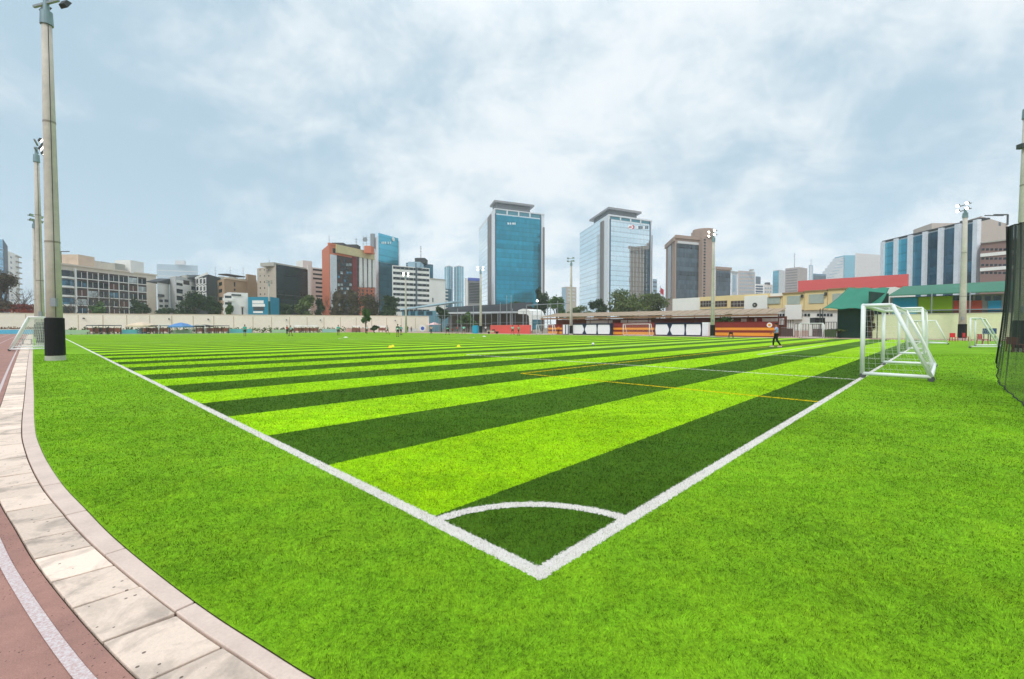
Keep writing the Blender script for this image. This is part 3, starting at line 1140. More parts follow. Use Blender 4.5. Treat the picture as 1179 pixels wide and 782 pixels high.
for k in range(7):
    py = 332 + k * 4.2
    f.pslab(MB(), 412.2, 430.8, py, py + 1.6, -.05, .3).build('brick_spandrel', plain('orange_brick', (1, 1, 1)), r)
f.slab(MB(), .0, 1.0, z1 - .2, z1 + .6, -1, .2).build('parapet', plain('orange_brick', (1, 1, 1)), r)
for a, bb, py in ((383, 396, 279.5), (398, 412, 281.5), (420, 428, 283)):
    roof_box(r, a, bb, py, 222, z1 - 1, DKGREY if a != 420 else plain('orange_brick', (1, 1, 1)), 5, 'roof_plant')
mast(r, 380, 210, z1, 271, .12)
mast(r, 411, 226, z1 - 1, 274, .2)
for px in (419, 423, 427.5):
    mast(r, px, 228, z1 - 1, 271, .12)
p = gx(421, 226)
MB().tube([(p[0], p[1], zat(276, 226)), (p[0] + .3, p[1] - .5, zat(276, 226))], 1.1, 12).build('dish', STEEL, r)

# blue glass tower with white left edge
r, fs, z1, _ = block('teal_glass_tower', 'teal glass tower with a bright upper third, joined to the right of the brick tower', 'tower', [(430.5, 258), (436.5, 246), (460.5, 262)], 271, plain('white_tower_wall', (214, 220, 224), 0.8))
f = fs[1]
f.pslab(MB(), 436.5, 458.8, 271.5, 303.5, -.05, .3).build('upper_glass', glass('bright_teal_glass', (96, 186, 208), 0.12, 0.6, pane=(2.6, 3.4), var=0.12), r)
f.pslab(MB(), 436.5, 458.8, 303.8, 364, -.05, .25).build('lower_glass', glass('dull_teal_glass', (70, 112, 128), 0.14, 0.6, pane=(2.6, 3.4), var=0.4), r)
for k, px in enumerate((439.5, 441.5, 443.5, 446.5, 449)):
    f.pslab(MB(), px, px + 1.0, 278.5, 281.0, .2, .5).build('sign_letter', WHITE, r)
pp = f.pt(f.s_of(452.6), .5)
MB().tube([(pp[0], pp[1], f.z(276, .7)), (pp[0] + f.n[0] * .3, pp[1] + f.n[1] * .3, f.z(276, .7))], 1.1, 14).build('sign_disc', WHITE, r)
p = gx(430, 252)
MB().tube([(p[0], p[1], z1 - 6), (p[0], p[1], zat(269.5, 252))], 1.3, 10).build('water_tank', STEEL, r)

# white ribbon-window office
r, fs, z1, _ = block('ribbon_window_office', 'white office building with eight dark ribbon windows and a blank white side wing', 'office building', [(452, 196), (495, 206)], 305.5, OFFW)
f = fs[0]
for k in range(9):
    py = 308.2 + k * 6.0
    w = f.pslab(MB(), 453, 494.3, py, py + 2.9, -.05, .05).build('window', G_DARK, r)
    mb = MB()
    for a in np.linspace(456, 491, 8):
        f.pslab(mb, a, a + .45, py, py + 2.9, -.04, .1)
    mb.build('mullion', CONC, w)
f.pslab(MB(), 478.6, 480.2, 303, 364, -.05, .35).build('pier', plain('slate_wall', (1, 1, 1)), r)
A, B = gx(495.3, 206), gx(513, 212)
f2 = Face(A, B)
w = MB().prism([A, B, B - f2.n * 12, A - f2.n * 12], 0, zat(321.5, 206)).build('side_wing', OFFW, r)
f2.slab(MB(), 0, 1, zat(321.5, 206), zat(321.5, 206) + .5, -2, .2).build('parapet', CONC, w)
f2.pslab(MB(), 498, 499, 343, 348, -.05, .08).build('window', G_DARK, w)
roof_box(r, 470, 484, 301.5, 202, z1, FAR2, 8)
r, fs, z1, _ = block('slate_blue_tower', 'slate blue tower with a stepped crown and mast behind the ribbon window office', 'tower', [(468, 262), (499, 270)], 302.5, plain('slate_blue', (72, 104, 120), 0.6))
f = fs[0]
roof_box(r, 478, 489.5, 297, 262, z1, DKGREY, 9)
mast(r, 485, 264, z1 + 3, 283, .25)
f.pslab(MB(), 468, 480, 304.5, 306, -.05, .4).build('window_band', FAR2, r)
f.pslab(MB(), 484, 498, 307, 330, -.05, .1).build('glass_front', glass('dull_teal_glass', (1, 1, 1)), r)

# twin pale towers far away
for a, bb, lab in ((512, 521.5, 'left of two pale blue twin towers standing far off in the haze'), (523, 534, 'right of two pale blue twin towers standing far off in the haze')):
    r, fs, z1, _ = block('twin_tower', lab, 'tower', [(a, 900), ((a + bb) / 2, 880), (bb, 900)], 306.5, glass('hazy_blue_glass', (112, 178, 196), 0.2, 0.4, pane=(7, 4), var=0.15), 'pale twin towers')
    for f in fs:
        f.slab(MB(), .45, .55, 0, z1, -.1, .4).build('pier', FAR1, r)
        f.slab(MB(), 0, 1, z1, z1 + 1.5, -.5, .5).build('parapet', FAR1, r)
r, fs, z1, _ = block('narrow_balcony_tower', 'narrow dark teal apartment tower with balconies just left of the twin towers', 'tower', [(511.5, 420), (520, 430)], 332, glass('dull_teal_glass', (1, 1, 1)))
for k in range(7):
    fs[0].pslab(MB(), 511, 515, 334 + k * 4, 335.4 + k * 4, -.1, 1.2).build('balcony', OFFW, r)

# louvred grey office
r, fs, z1, _ = block('louvred_office', 'grey louvred office building with a blue strip along its roof', 'office building', [(535.5, 340), (553, 346)], 320.5, plain('louvre_grey', (152, 150, 150), 0.8))
f = fs[0]
f.pslab(MB(), 539, 552, 320.2, 323.4, -.05, .6).build('blue_strip', plain('sign_blue', (92, 110, 190), 0.6), r)
f.pslab(MB(), 536, 538.5, 321, 352, -.05, .5).build('pier', OFFW, r)
for k in range(13):
    f.pslab(MB(), 540, 552, 326 + k * 1.8, 326.9 + k * 1.8, -.05, .4).build('louvre', DKGREY, r)

# the two tall glass towers
BLUEG = glass('deep_blue_glass', (40, 138, 160), 0.07, 0.85, k=1.05, pane=(2.6, 3.5), var=0.22, wob=0.12)
PALEG = glass('mirror_pale_glass', (232, 242, 244), 0.04, 0.95, k=1.0, pane=(2.6, 3.5), var=0.06, wob=0.05)
TWHITE = plain('tower_white', (226, 230, 234), 0.6, 0.05, 0.1)
TGREY = plain('tower_grey', (128, 122, 120), 0.7, 0.1, 0.1)


def tall_tower(name, label, pts, top, glass_l, glass_r, cols, y_roof, roof_px, logo, bk=.8):
    r, (fl, fr), z1, poly = block(name, label, 'tower', pts, top, TWHITE)
    zb = 0.0
    # left face: mirror glass then a grey shaft
    fl.slab(MB(), 0.02, fl.s_of(cols[0]), zb, fl.z(cols[6], .3), -.1, .35).build('side_glass', glass_l, r)
    fl.slab(MB(), fl.s_of(cols[0]), fl.s_of(cols[1]), zb, fl.z(cols[7], .8), -.1, .8).build('service_shaft', TGREY, r)
    g = fr.slab(MB(), fr.s_of(cols[2]), fr.s_of(cols[3]), zb, fr.z(cols[4], fr.s_of(cols[2])), -.1, .35).build('front_glass', glass_r, r)
    mb = MB()
    for k in range(1, 12):
        t_ = fr.s_of(cols[2]) + (fr.s_of(cols[3]) - fr.s_of(cols[2])) * k / 12
        fr.slab(mb, t_ - .0012, t_ + .0012, zb, fr.z(cols[4], .1) - .3, .3, .45)
    mb.build('mullion', glass_r, g)
    # open gallery under the roof
    zg0, zg1 = fr.z(cols[4], .1) + .6, fr.z(cols[5], .1)
    ga = fr.slab(MB(), fr.s_of(cols[2]), fr.s_of(cols[3]), zg0, zg1, -.1, .12).build('gallery', plain('gallery_teal', (84, 140, 156), 0.4), r)
    mb = MB()
    for k in range(5):
        t_ = fr.s_of(cols[2]) + (fr.s_of(cols[3]) - fr.s_of(cols[2])) * k / 4
        fr.slab(mb, t_ - .012, t_ + .012, zg0 - .3, zg1 + .2, -.1, .5)
    mb.build('gallery_post', TWHITE, ga)
    fr.slab(MB(), 0.0, 1.0, zg1 + .2, z1 + .1, -.2, .6).build('cornice', TWHITE, r)
    # dark frame edges
    for c0, c1 in ((cols[2] - .1, cols[2] + .9), (cols[3] - .8, cols[3] + .2)):
        fr.slab(MB(), fr.s_of(c0), fr.s_of(c1), zb, zg1, -.1, .5).build('edge_fin', plain('edge_blue', (44, 84, 110), 0.5), r)
    fr.slab(MB(), fr.s_of(cols[3] + 2.2), 1.0, zb, zg1 - 10, -.1, .7).build('service_shaft', TGREY, r)
    # floating roof plate on a set back storey
    n, d = fr.n, fr.d / fr.L
    A, B = fr.pt(fr.s_of(roof_px[0]), -5), fr.pt(fr.s_of(roof_px[1]), -5)
    back = (fl.A - fl.B) * bk
    zr = zat(y_roof, A[1])
    MB().prism([A + d * 2, B - d * 3, B - d * 3 + back * .8, A + d * 2 + back * .8], z1 - .2, zr - 1.2).build('penthouse', plain('penthouse_grey', (112, 114, 116), 0.6), r)
    pl = MB().prism([A + n * 2, B + n * 2, B + back * .95, A + back * .95], [zr - 1.0] * 4, [zr + .4] * 4).build('roof_plate', plain('roof_plate_grey', (150, 150, 152), 0.6), r)
    return r, fl, fr, z1, zr


r, fl, fr, z1, zr = tall_tower('blue_glass_tower', 'tall tower with a deep blue glass front and a floating flat roof', [(551.5, 420), (569, 350), (626.5, 368)], 240, PALEG, BLUEG, (562.5, 566, 570.2, 622.5, 247.0, 241.8, 262, 248), 231.5, (571, 617), None, .22)
for k, px in enumerate((584, 587, 589.5, 592)):
    fr.pslab(MB(), px, px + (2.0 if k % 2 == 0 else 1.2), 256.6, 258.8, .3, .6).build('sign_letter', TWHITE, r)

r, fl, fr, z1, zr = tall_tower('mirror_glass_tower', 'tall pale mirror glass tower with a red and white sign at its upper right', [(667, 385), (699.5, 322), (749.5, 340)], 247, PALEG, PALEG, (691.5, 695, 701.3, 747.5, 253.5, 249.5, 263, 256), 239.5, (703, 741), None, .62)
LR = plain('logo_red', (200, 40, 60), 0.5)
LW = plain('logo_white', (244, 244, 244), 0.5)
LG = plain('logo_grey', (96, 110, 122), 0.5)
ta = fr.s_of(722)


def on_face(px, py, o):
    t_ = fr.s_of(px)
    p_ = fr.pt(t_, o)
    return (p_[0], p_[1], fr.z(py, t_))


def poly_sign(pts, o0, o1, name, mat, parent):
    a = [on_face(px, py, o0) for px, py in pts]
    b_ = [on_face(px, py, o1) for px, py in pts]
    n = len(a)
    return MB().add(a + b_, [tuple(range(n)), tuple(range(n, 2 * n))[::-1]] + [(i, (i + 1) % n, n + (i + 1) % n, n + i) for i in range(n)]).build(name, mat, parent)


s1 = poly_sign([(721.5, 261.5), (723.5, 259), (727.5, 259), (729.5, 261.5), (727.5, 264.3), (723.5, 264.3)], .35, .6, 'sign_emblem', LW, r)
poly_sign([(726.2, 259.4), (727.6, 259.2), (729.3, 261.6), (727.6, 264.2), (726.2, 264.0), (728.0, 261.6)], .6, .7, 'emblem_mark', LR, s1)
poly_sign([(722.8, 261.0), (725.6, 261.0), (725.6, 262.4), (722.8, 262.4)], .6, .7, 'emblem_bar', LR, s1)
for k, (px, w) in enumerate(((731.6, 1.5), (734.0, 2.2), (737.0, 1.4), (739.2, 1.6), (741.6, 1.0), (743.4, 1.4))):
    poly_sign([(px, 260.6), (px + w, 260.4), (px + w, 263.8), (px, 263.8)], .35, .6, 'sign_letter', LG if k % 3 else LW, r)

# small tan tower between the two
r, fs, z1, _ = block('tan_tower', 'small distant tan tower standing between the two tall glass towers', 'tower', [(646.5, 600), (652, 590), (663.5, 600)], 330, plain('tan_far', (190, 176, 160), 0.85))
fs[0].slab(MB(), 0.05, .95, 0, z1 - 1, -.1, .3).build('glass_side', FAR2, r)
for k in range(4):
    fs[1].pslab(MB(), 653.5, 662, 333 + k * 4, 334.6 + k * 4, -.1, .3).build('window_band', FAR1, r)
r, fs, z1, _ = block('slim_grey_tower', 'slim blue grey tower just right of the mirror glass tower', 'tower', [(751, 620), (756, 628)], 321, FAR2)
for k in range(5):
    fs[0].pslab(MB(), 751.5, 755.5, 324 + k * 5, 326 + k * 5, -.1, .4).build('window_band', plain('slate_wall', (1, 1, 1)), r)

# brown tower with a drum
BRN = plain('brown_panel', (166, 142, 128), 0.85, 0.1, 0.2)
r, (fl, fr), z1, _ = block('brown_office_tower', 'brown tower with a dark glass front and a taller shaft with a curved top', 'tower', [(766, 350), (776.5, 318), (822, 332)], 272.5, BRN)
fl.pslab(MB(), 769, 772.5, 279, 344, -.1, .3).build('window_strip', G_DARK, r)
g = fr.pslab(MB(), 778, 803.2, 281.5, 364, -.1, .3).build('glass_front', glass('smoke_glass', (74, 84, 92), 0.15, 0.4, pane=(1.6, 3.2), var=0.7), r)
fr.pslab(MB(), 779, 803, 278.5, 281.2, -.1, .4).build('white_band', FAR1, r)
fr.pslab(MB(), 776, 804, 272, 275.5, -.2, 1.0).build('cornice', BRN, r)
fl.slab(MB(), -.02, 1.0, z1 - 3, z1 + .1, -.2, 1.0).build('cornice', BRN, r)
sh = fr.pslab(MB(), 804, 817.5, 266.5, 364, -8, 3.0).build('shaft', BRN, r)
for k in range(20):
    fr.pslab(MB(), 805.6, 807.6, 276 + k * 3.4, 278 + k * 3.4, 2.9, 3.15).build('shaft_window', G_DARK, sh)
fr.pslab(MB(), 817.5, 821.5, 282, 364, -.1, .5).build('glass_strip', G_DARK, r)
# curved crown
cpt = fr.pt(fr.s_of(812), -3)
n = 20
zc0, zc1 = zat(272, cpt[1]), zat(265, cpt[1])
mb = MB()
ring = [(cpt[0] + 7.2 * math.cos(2 * math.pi * k / n), cpt[1] + 7.2 * math.sin(2 * math.pi * k / n)) for k in range(n)]
mb.prism(ring, zc0 - 2, zc1)
mb.build('crown', BRN, r)
r, fs, z1, _ = block('dark_grid_office', 'dark gridded office block at the right foot of the brown tower', 'office building', [(823, 330), (840.5, 336)], 308, BRN)
fs[0].pslab(MB(), 824, 840, 312, 345, -.1, .25).build('glass_front', glass('smoke_glass', (1, 1, 1)), r)
fs[0].pslab(MB(), 823, 841, 307.6, 310.5, -.1, .6).build('cornice', BRN, r)

# the far right skyline
r, fs, z1, _ = block('small_pale_tower', 'thin pale far tower with a dark cap right of the dark gridded block', 'tower', [(841.5, 700), (848.5, 712)], 313.5, FAR1)
fs[0].pslab(MB(), 843, 846, 317, 336, -.1, .4).build('glass_strip', FAR2, r)
fs[0].pslab(MB(), 841, 849, 312.4, 314.4, -3, 1).build('roof_cap', CONC, r)
r, fs, z1, _ = block('beige_flats', 'broad beige block of flats dotted with small windows on the far skyline', 'apartment block', [(849, 560), (868.5, 572)], 311.5, plain('pinkish_flats', (196, 182, 174), 0.9))
cl_ = spans(850.5, 867.5, 7, .45)
windows(r, fs[0], cl_, [(314 + k * 4.2, 315.8 + k * 4.2) for k in range(7)], FAR2, o=.2)
roof_box(r, 864, 867, 310, 560, z1, CONC, 5)
r, fs, z1, _ = block('slate_slant_tower', 'small slate blue tower with a slanting top beside the beige flats', 'tower', [(869, 640), (875, 646)], 318, FAR2)
fs[0].slab(MB(), .05, .95, 0, z1 - 1, -.1, .3).build('glass_front', plain('slate_wall', (1, 1, 1)), r)
r, fs, z1, _ = block('striped_white_office', 'low white office with dark blue stripes below the slate slanting tower', 'office building', [(869, 420), (878, 424)], 327, OFFW)
for k in range(4):
    fs[0].pslab(MB(), 869.3, 877.5, 329 + k * 3, 330.6 + k * 3, -.1, .3).build('window_band', plain('navy_glass', (70, 84, 112), 0.4), r)
r, fs, z1, _ = block('white_far_house', 'white far house with a small dark roof turret', 'house', [(878.5, 460), (889, 464)], 327.5, plain('white_far', (222, 214, 208), 0.9))
windows(r, fs[0], spans(879.5, 888, 3, .5), [(331, 333), (335, 337)], FAR2, o=.2)
roof_box(r, 882, 886, 325.2, 462, z1, DKGREY, 4)
r, fs, z1, _ = block('pale_blue_office', 'pale blue glass office with a white flank left of the grey tan slab', 'office building', [(889, 520), (896, 510), (903, 520)], 310.5, FAR1)
fs[0].slab(MB(), .04, .96, 0, z1 - 1, -.1, .4).build('glass_front', glass('hazy_blue_glass', (1, 1, 1)), r)
r, fs, z1, _ = block('grey_tan_slab', 'grey tan office slab with a tall mast on its roof', 'office building', [(903, 440), (918.5, 430), (928.5, 440)], 307.5, plain('grey_tan', (176, 166, 162), 0.9))
for k in range(10):
    fs[0].pslab(MB(), 904, 917, 310.5 + k * 3, 311.6 + k * 3, -.1, .3).build('window_band', plain('grey_tan_dark', (136, 130, 130), 0.7), r)
mast(r, 913.5, 436, z1, 291, .3)
r, fs, z1, _ = block('thin_pale_tower', 'very thin pale tower with a spire on the far skyline', 'tower', [(930, 1400), (935, 1410)], 305, FAR2)
mast(r, 932.5, 1405, z1, 298, .8, 'spire')
fs[0].slab(MB(), .3, .7, 0, z1 - 4, -.1, .5).build('glass_strip', FAR1, r)
r, fs, z1, _ = block('blue_grey_box', 'low blue grey office box above the left end of the red roof', 'office building', [(935, 520), (950, 526)], 315, plain('slate_blue_far', (110, 136, 156), 0.6))
fs[0].pslab(MB(), 936, 949.5, 317.5, 324, -.1, .3).build('window_band', plain('slate_wall', (1, 1, 1)), r)
# stepped pale tower
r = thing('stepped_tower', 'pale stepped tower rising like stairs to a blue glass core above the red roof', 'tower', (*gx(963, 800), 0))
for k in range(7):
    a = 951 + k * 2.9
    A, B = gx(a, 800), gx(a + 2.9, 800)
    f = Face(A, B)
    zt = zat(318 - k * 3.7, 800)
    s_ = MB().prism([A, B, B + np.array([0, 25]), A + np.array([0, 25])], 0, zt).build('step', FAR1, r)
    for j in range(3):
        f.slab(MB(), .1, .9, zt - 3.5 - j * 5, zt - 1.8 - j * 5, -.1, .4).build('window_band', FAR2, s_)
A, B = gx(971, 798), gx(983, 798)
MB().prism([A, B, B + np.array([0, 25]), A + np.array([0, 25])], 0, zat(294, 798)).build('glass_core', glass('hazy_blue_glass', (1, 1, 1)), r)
r, fs, z1, _ = block('pale_wide_block', 'wide very pale block behind the red roof, left of the pillared glass office', 'office building', [(983, 620), (1020, 640)], 291.5, plain('very_pale', (214, 208, 206), 0.9))
windows(r, fs[0], spans(985, 1014, 8, .4), [(295 + k * 5, 297 + k * 5) for k in range(5)], FAR1, o=.2)

# pillared glass office on the right
r, fs, z1, _ = block('pillared_glass_office', 'blue glass office with white vertical pillars along its long front', 'office building', [(1014.5, 190), (1126, 150)], 279.5, plain('office_wall', (196, 204, 210), 0.7))
f = fs[0]
edges = [(1015, 1018), (1030, 1033.5), (1046, 1050), (1063, 1067), (1081, 1085.5), (1100, 1105.5), (1121, 1126.3)]
gl = [glass('bright_teal_glass', (1, 1, 1)), glass('bright_teal_glass', (1, 1, 1)), glass('mid_teal_glass', (84, 140, 160), 0.08, 0.7, pane=(1.8, 3.4), var=0.35), glass('deep_teal_glass', (52, 84, 102), 0.08, 0.7, pane=(1.8, 3.4), var=0.6)]
for k in range(6):
    a, bb = f.s_of(edges[k][1]), f.s_of(edges[k + 1][0])
    f.slab(MB(), a, bb, 0, z1 - .6, -.1, .3).build('glass_bay', gl[0] if k < 1 else gl[1] if k < 2 else gl[2] if k < 3 else gl[3], r)
for a, bb in edges:
    f.slab(MB(), f.s_of(a), f.s_of(bb), 0, z1 + .2, -.1, 1.2).build('pillar', plain('pillar_white', (222, 226, 232), 0.7), r)
f.slab(MB(), 0, 1, z1 + .2, z1 + .7, -3, .4).build('roof_edge', DKGREY, r)
# tan block behind with a roof frame
TANB = plain('tan_concrete', (196, 182, 172), 0.85, 0.12, 0.2)
r, fs, z1, _ = block('tan_stepped_block', 'tan concrete block with a dark steel frame on its roof, behind the pillared glass office', 'office building', [(1097, 200), (1126, 186), (1157, 200)], 249, TANB)
fs[1].slab(MB(), 0, 1, z1 - 12.2, z1 - 11.8, -.1, .12).build('string_course', CONC, r)
fs[1].pslab(MB(), 1146.5, 1148.5, 256, 260, -.1, .15).build('window', G_DARK, r)
A, B = gx(1070, 206), gx(1099, 206)
MB().prism([A, B, B + np.array([4, 14]), A + np.array([4, 14])], 0, zat(257, 206)).build('low_wing', TANB, r)
mb = MB()
pa, pb = gx(1141, 196), gx(1156.6, 198)
mb.bar((pa[0], pa[1], zat(247.3, 196)), (pb[0], pb[1], zat(247.3, 198)), .5)
mb.bar((pb[0], pb[1], zat(247.3, 198)), (pb[0], pb[1], zat(259, 198)), .5)
mb.bar((pa[0] - 4, pa[1], zat(248.3, 196)), (pa[0] + 4, pa[1], zat(248.3, 196)), .4)
mb.build('roof_frame', DKGREY, r)
clutter(r, 1103, 1124, 196, z1, 3, 21, 1.0)
r, fs, z1, _ = block('striped_brick_office', 'brown brick office with white bands and rows of small dark windows behind the green roof', 'office building', [(1126.5, 146), (1175, 138)], 279, plain('brown_brick', (140, 112, 106), 0.85, 0.12, 0.3))
f = fs[0]
z1 = f.z(279, .3)
for py in (290, 307):
    f.pslab(MB(), 1126.8, 1174, py, py + 3.8, -.1, .3).build('white_band', OFFW, r)
for py in (286, 296.5, 304, 313):
    windows(r, f, spans(1127, 1172, 9, .35), [(py, py + 2.6)], G_DARK)
f.slab(MB(), 0, 1, z1, z1 + .4, -3, .5).build('parapet', CONC, r)

# ------------------------------------------------------------------ vegetation


def leaf_mat(name, c, k=1.0):
    if name in MATS:
        return MATS[name]
    m, t, b = new_mat(name)
    geo = nd(t, 'ShaderNodeNewGeometry')
    ta = nd(t, 'ShaderNodeAttribute', attribute_name='tone')
    n = noise(t, geo.outputs['Position'], 0.7, 3.0, 0.6)
    f = mth(t, 'ADD', mth(t, 'MULTIPLY', mth(t, 'SUBTRACT', n, 0.5), 0.9), mth(t, 'ADD', 0.55, mth(t, 'MULTIPLY', ta.outputs['Fac'], 0.9)))
    v = nd(t, 'ShaderNodeVectorMath', operation='SCALE')
    v.inputs[0].default_value = tuple(x * k for x in lin(c))
    lk(t, f, v.inputs['Scale'])
    lk(t, v.outputs[0], b.inputs['Base Color'])
    b.inputs['Roughness'].default_value = 0.7
    b.inputs['Specular IOR Level'].default_value = 0.2
    MATS[name] = m
    return m


L_DARK = leaf_mat('dark_leaf', (58, 72, 44))
L_OLIVE = leaf_mat('olive_leaf', (92, 104, 56))
L_GREEN = leaf_mat('green_leaf', (72, 100, 44))
L_BROWN = leaf_mat('dry_leaf', (92, 80, 62))
L_RED = leaf_mat('red_leaf', (140, 62, 44))
BARK = plain('bark', (86, 74, 64), 0.9, 0.3, 3)


def leaves(name, clumps, n, size, mat, parent, seed, flat=1.0):
    """leaf sized faces scattered through uneven clumps"""
    r_ = np.random.default_rng(seed)
    vols = np.array([c[1][0] * c[1][1] * c[1][2] for c in clumps]) ** 0.8
    pick = r_.choice(len(clumps), n, p=vols / vols.sum())
    cen = np.array([c[0] for c in clumps])[pick]
    rad = np.array([c[1] for c in clumps])[pick]
    d = r_.normal(size=(n, 3))
    d /= np.linalg.norm(d, axis=1)[:, None]
    rr = r_.random(n) ** 0.45 * (0.75 + 0.5 * r_.random(n) ** 2)
    p = cen + d * rad * rr[:, None]
    root = parent
    while root.parent is not None:
        root = root.parent
    p = p - np.array(root.location)
    a = r_.normal(size=(n, 3))
    a /= np.linalg.norm(a, axis=1)[:, None]
    b = np.cross(a, r_.normal(size=(n, 3)))
    b /= np.linalg.norm(b, axis=1)[:, None] + 1e-9
    s = size * (0.55 + 0.9 * r_.random(n))[:, None]
    v = np.stack([p - a * s, p + b * s * 0.5, p + a * s, p - b * s * 0.5], 1).reshape(-1, 3)
    me = bpy.data.meshes.new(name)
    me.from_pydata(v.tolist(), [], (np.arange(n) * 4)[:, None].__add__(np.arange(4)).tolist())
    me.materials.append(mat)
    at = me.attributes.new('tone', 'FLOAT', 'POINT')
    tone = 0.6 * r_.random(len(clumps))[pick] + 0.4 * r_.random(n)
    at.data.foreach_set('value', np.repeat(tone, 4).astype(np.float32))
    o = bpy.data.objects.new(name, me)
    COL.objects.link(o)
    o.parent = parent
    return o


def tree(name, label, px0, px1, py_top, py_low, Y, mat, seed, cat='tree', n=1500, group=None, leafsize=None, clump=9, bare=False, base=0.0):
    """crown between survey columns px0..px1 and rows py_top..py_low, trunk to the ground"""
    rs = np.random.default_rng(seed)
    a, b_ = gx(px0, Y), gx(px1, Y)
    zt, zl = zat(py_top, Y), max(zat(py_low, Y), 0.8)
    c = (a + b_) / 2
    w = np.linalg.norm(b_ - a) / 2
    r = thing(name, label, cat, (c[0], c[1], base), group)
    hgt = zt - zl
    mb = MB()
    tr = max(0.12, hgt * 0.04)
    top = np.array([c[0] + rs.normal() * w * .1, c[1], zl + hgt * 0.55])
    mb.tube([(c[0], c[1], base - .1), (c[0] + rs.normal() * .15, c[1], (zl + base) / 2), top], [tr * 1.3, tr, tr * .4], 7)
    clumps = []
    for i in range(clump):
        an = rs.random() * 6.28
        q = rs.random() ** 0.6
        hh = rs.random()
        wr = math.sin(math.pi * (0.18 + 0.72 * hh)) ** 0.7
        cc = np.array([c[0] + math.cos(an) * w * .82 * q * wr, c[1] + math.sin(an) * w * .6 * q * wr, zl + hgt * (0.08 + 0.80 * hh)])
        rad = np.array([w * (.33 + .22 * rs.random()), w * (.30 + .2 * rs.random()), hgt * (.15 + .12 * rs.random())])
        clumps.append((cc, rad))
        st = np.array([c[0], c[1], zl - (zl - base) * .25 + hgt * .25 * rs.random()])
        mb.tube([st, (st + cc) / 2 + np.array([0, 0, -.1 * hgt * rs.random()]), cc], [tr * .5, tr * .3, tr * .1], 5)
    mb.build('trunk', BARK, r)
    if not bare:
        leaves('crown', clumps, int(n * 2.0), leafsize or max(0.18, Y * 0.0023), mat, r, seed)
    return r


def bare_tree(name, label, px, py_top, spread, Y, seed, group=None):
    rs = random.Random(seed)
    p = gx(px, Y)
    r = thing(name, label, 'tree', (p[0], p[1], 0), group)
    H_ = zat(py_top, Y)
    mb = MB()

    def grow(a, d, ln, rad, lev):
        pts = [a]
        for k in range(3):
            d = (d + np.array([rs.uniform(-.3, .3), rs.uniform(-.3, .3), rs.uniform(-.05, .25)]))
            d /= np.linalg.norm(d)
            pts.append(pts[-1] + d * ln / 3)
        mb.tube(pts, [rad, rad * .85, rad * .7, rad * .55], 5 if lev < 2 else 4)
        if lev < 4:
            for k in range(3 if lev else 4):
                an = rs.uniform(0, 6.28)
                nd_ = d * .6 + np.array([math.cos(an) * spread, math.sin(an) * spread, rs.uniform(.1, .7)])
                nd_ /= np.linalg.norm(nd_)
                grow(pts[2 + (k % 2)], nd_, ln * rs.uniform(.55, .75), rad * .5, lev + 1)
    grow(np.array([p[0], p[1], -.1]), np.array([0, 0, 1.0]), H_ * .42, H_ * .022, 0)
    mb.build('trunk', BARK, r)
    return r


# left, behind the wall
tree('brown_tree', 'dense dark brown tree at the far left edge, in front of the pale glass tower', -20, 24, 313, 358, 128, L_BROWN, 11, n=2600)
bare_tree('bare_tree', 'leafless tree with forking limbs between the brown tree and the lamp posts', 31, 321, .9, 150, 4)
r = tree('red_bush', 'red leaved bush row on top of the far wall at the left edge', -6, 46, 350, 361, 130, L_RED, 12, 'bush', n=900, clump=10)
tg = 'thin brownish trees before the apartment block'
tree('small_tree', 'low dark green bush tree before the middle of the apartment block', 105, 123, 349, 365, 158, L_GREEN, 21, n=700)
tree('small_tree', 'dark green bush tree before the right end of the apartment block', 150, 171, 346, 365, 160, L_DARK, 22, n=800)
for k, (px, pt, s_) in enumerate(((98, 333, 31), (115, 328, 32), (131, 336, 33), (158, 338, 34))):
    bare_tree('thin_bare_tree', ('leftmost', 'second from left', 'third from left', 'rightmost')[k] + ' of four thin bare trees before the dark windows of the apartment block', px, pt, .7, 163, s_, tg)
tree('street_tree', 'wide dark green tree left of the black clad building', 201, 243, 337, 366, 166, L_DARK, 23, n=2400, clump=13)
tree('street_tree', 'dark tree crown at the foot of the black clad building', 232, 258, 341, 366, 172, L_DARK, 24, n=1400)
tree('street_tree', 'small green tree beside the tan apartment building', 259, 268, 345, 365, 158, L_GREEN, 25, n=500)
tree('hedge_row', 'long low dark hedge above the wall between apartment block and street tree', 180, 206, 355, 367, 164, L_DARK, 26, 'hedge', n=900, clump=9)
tree('street_tree', 'brownish olive tree at the right foot of the black glass block', 340, 366, 341, 366, 178, L_OLIVE, 27, n=1500)
tree('street_tree', 'small dark tree between black glass block and brick tower', 362, 374, 345, 366, 182, L_DARK, 28, n=700)
tree('street_tree', 'dusky low tree before the black glass front', 312, 338, 350, 366, 176, L_DARK, 29, n=900)
for k, (a, bb, pt, s_, m_, lab) in enumerate(((380, 399, 336, 41, L_BROWN, 'brown thin leaved tree before the left of the brick tower'),
                                              (396, 417, 331, 42, L_BROWN, 'tallest brown thin leaved tree before the middle of the brick tower'),
                                              (414, 436, 338, 43, L_BROWN, 'brown thin leaved tree before the right of the brick tower'),
                                              (434, 463, 341, 44, L_DARK, 'dark tree before the foot of the teal glass tower'))):
    tree('street_tree', lab, a, bb, pt, 367, 184, m_, s_, n=1500 if m_ is L_BROWN else 1900, clump=12)
for k, (px, pt, s_) in enumerate(((388, 325, 51), (405, 322, 52), (424, 328, 53))):
    bare_tree('thin_bare_tree', ('left', 'middle', 'right')[k] + ' one of three thin bare trees rising before the brick tower', px, pt, .6, 188, s_, 'thin bare trees before the brick tower')
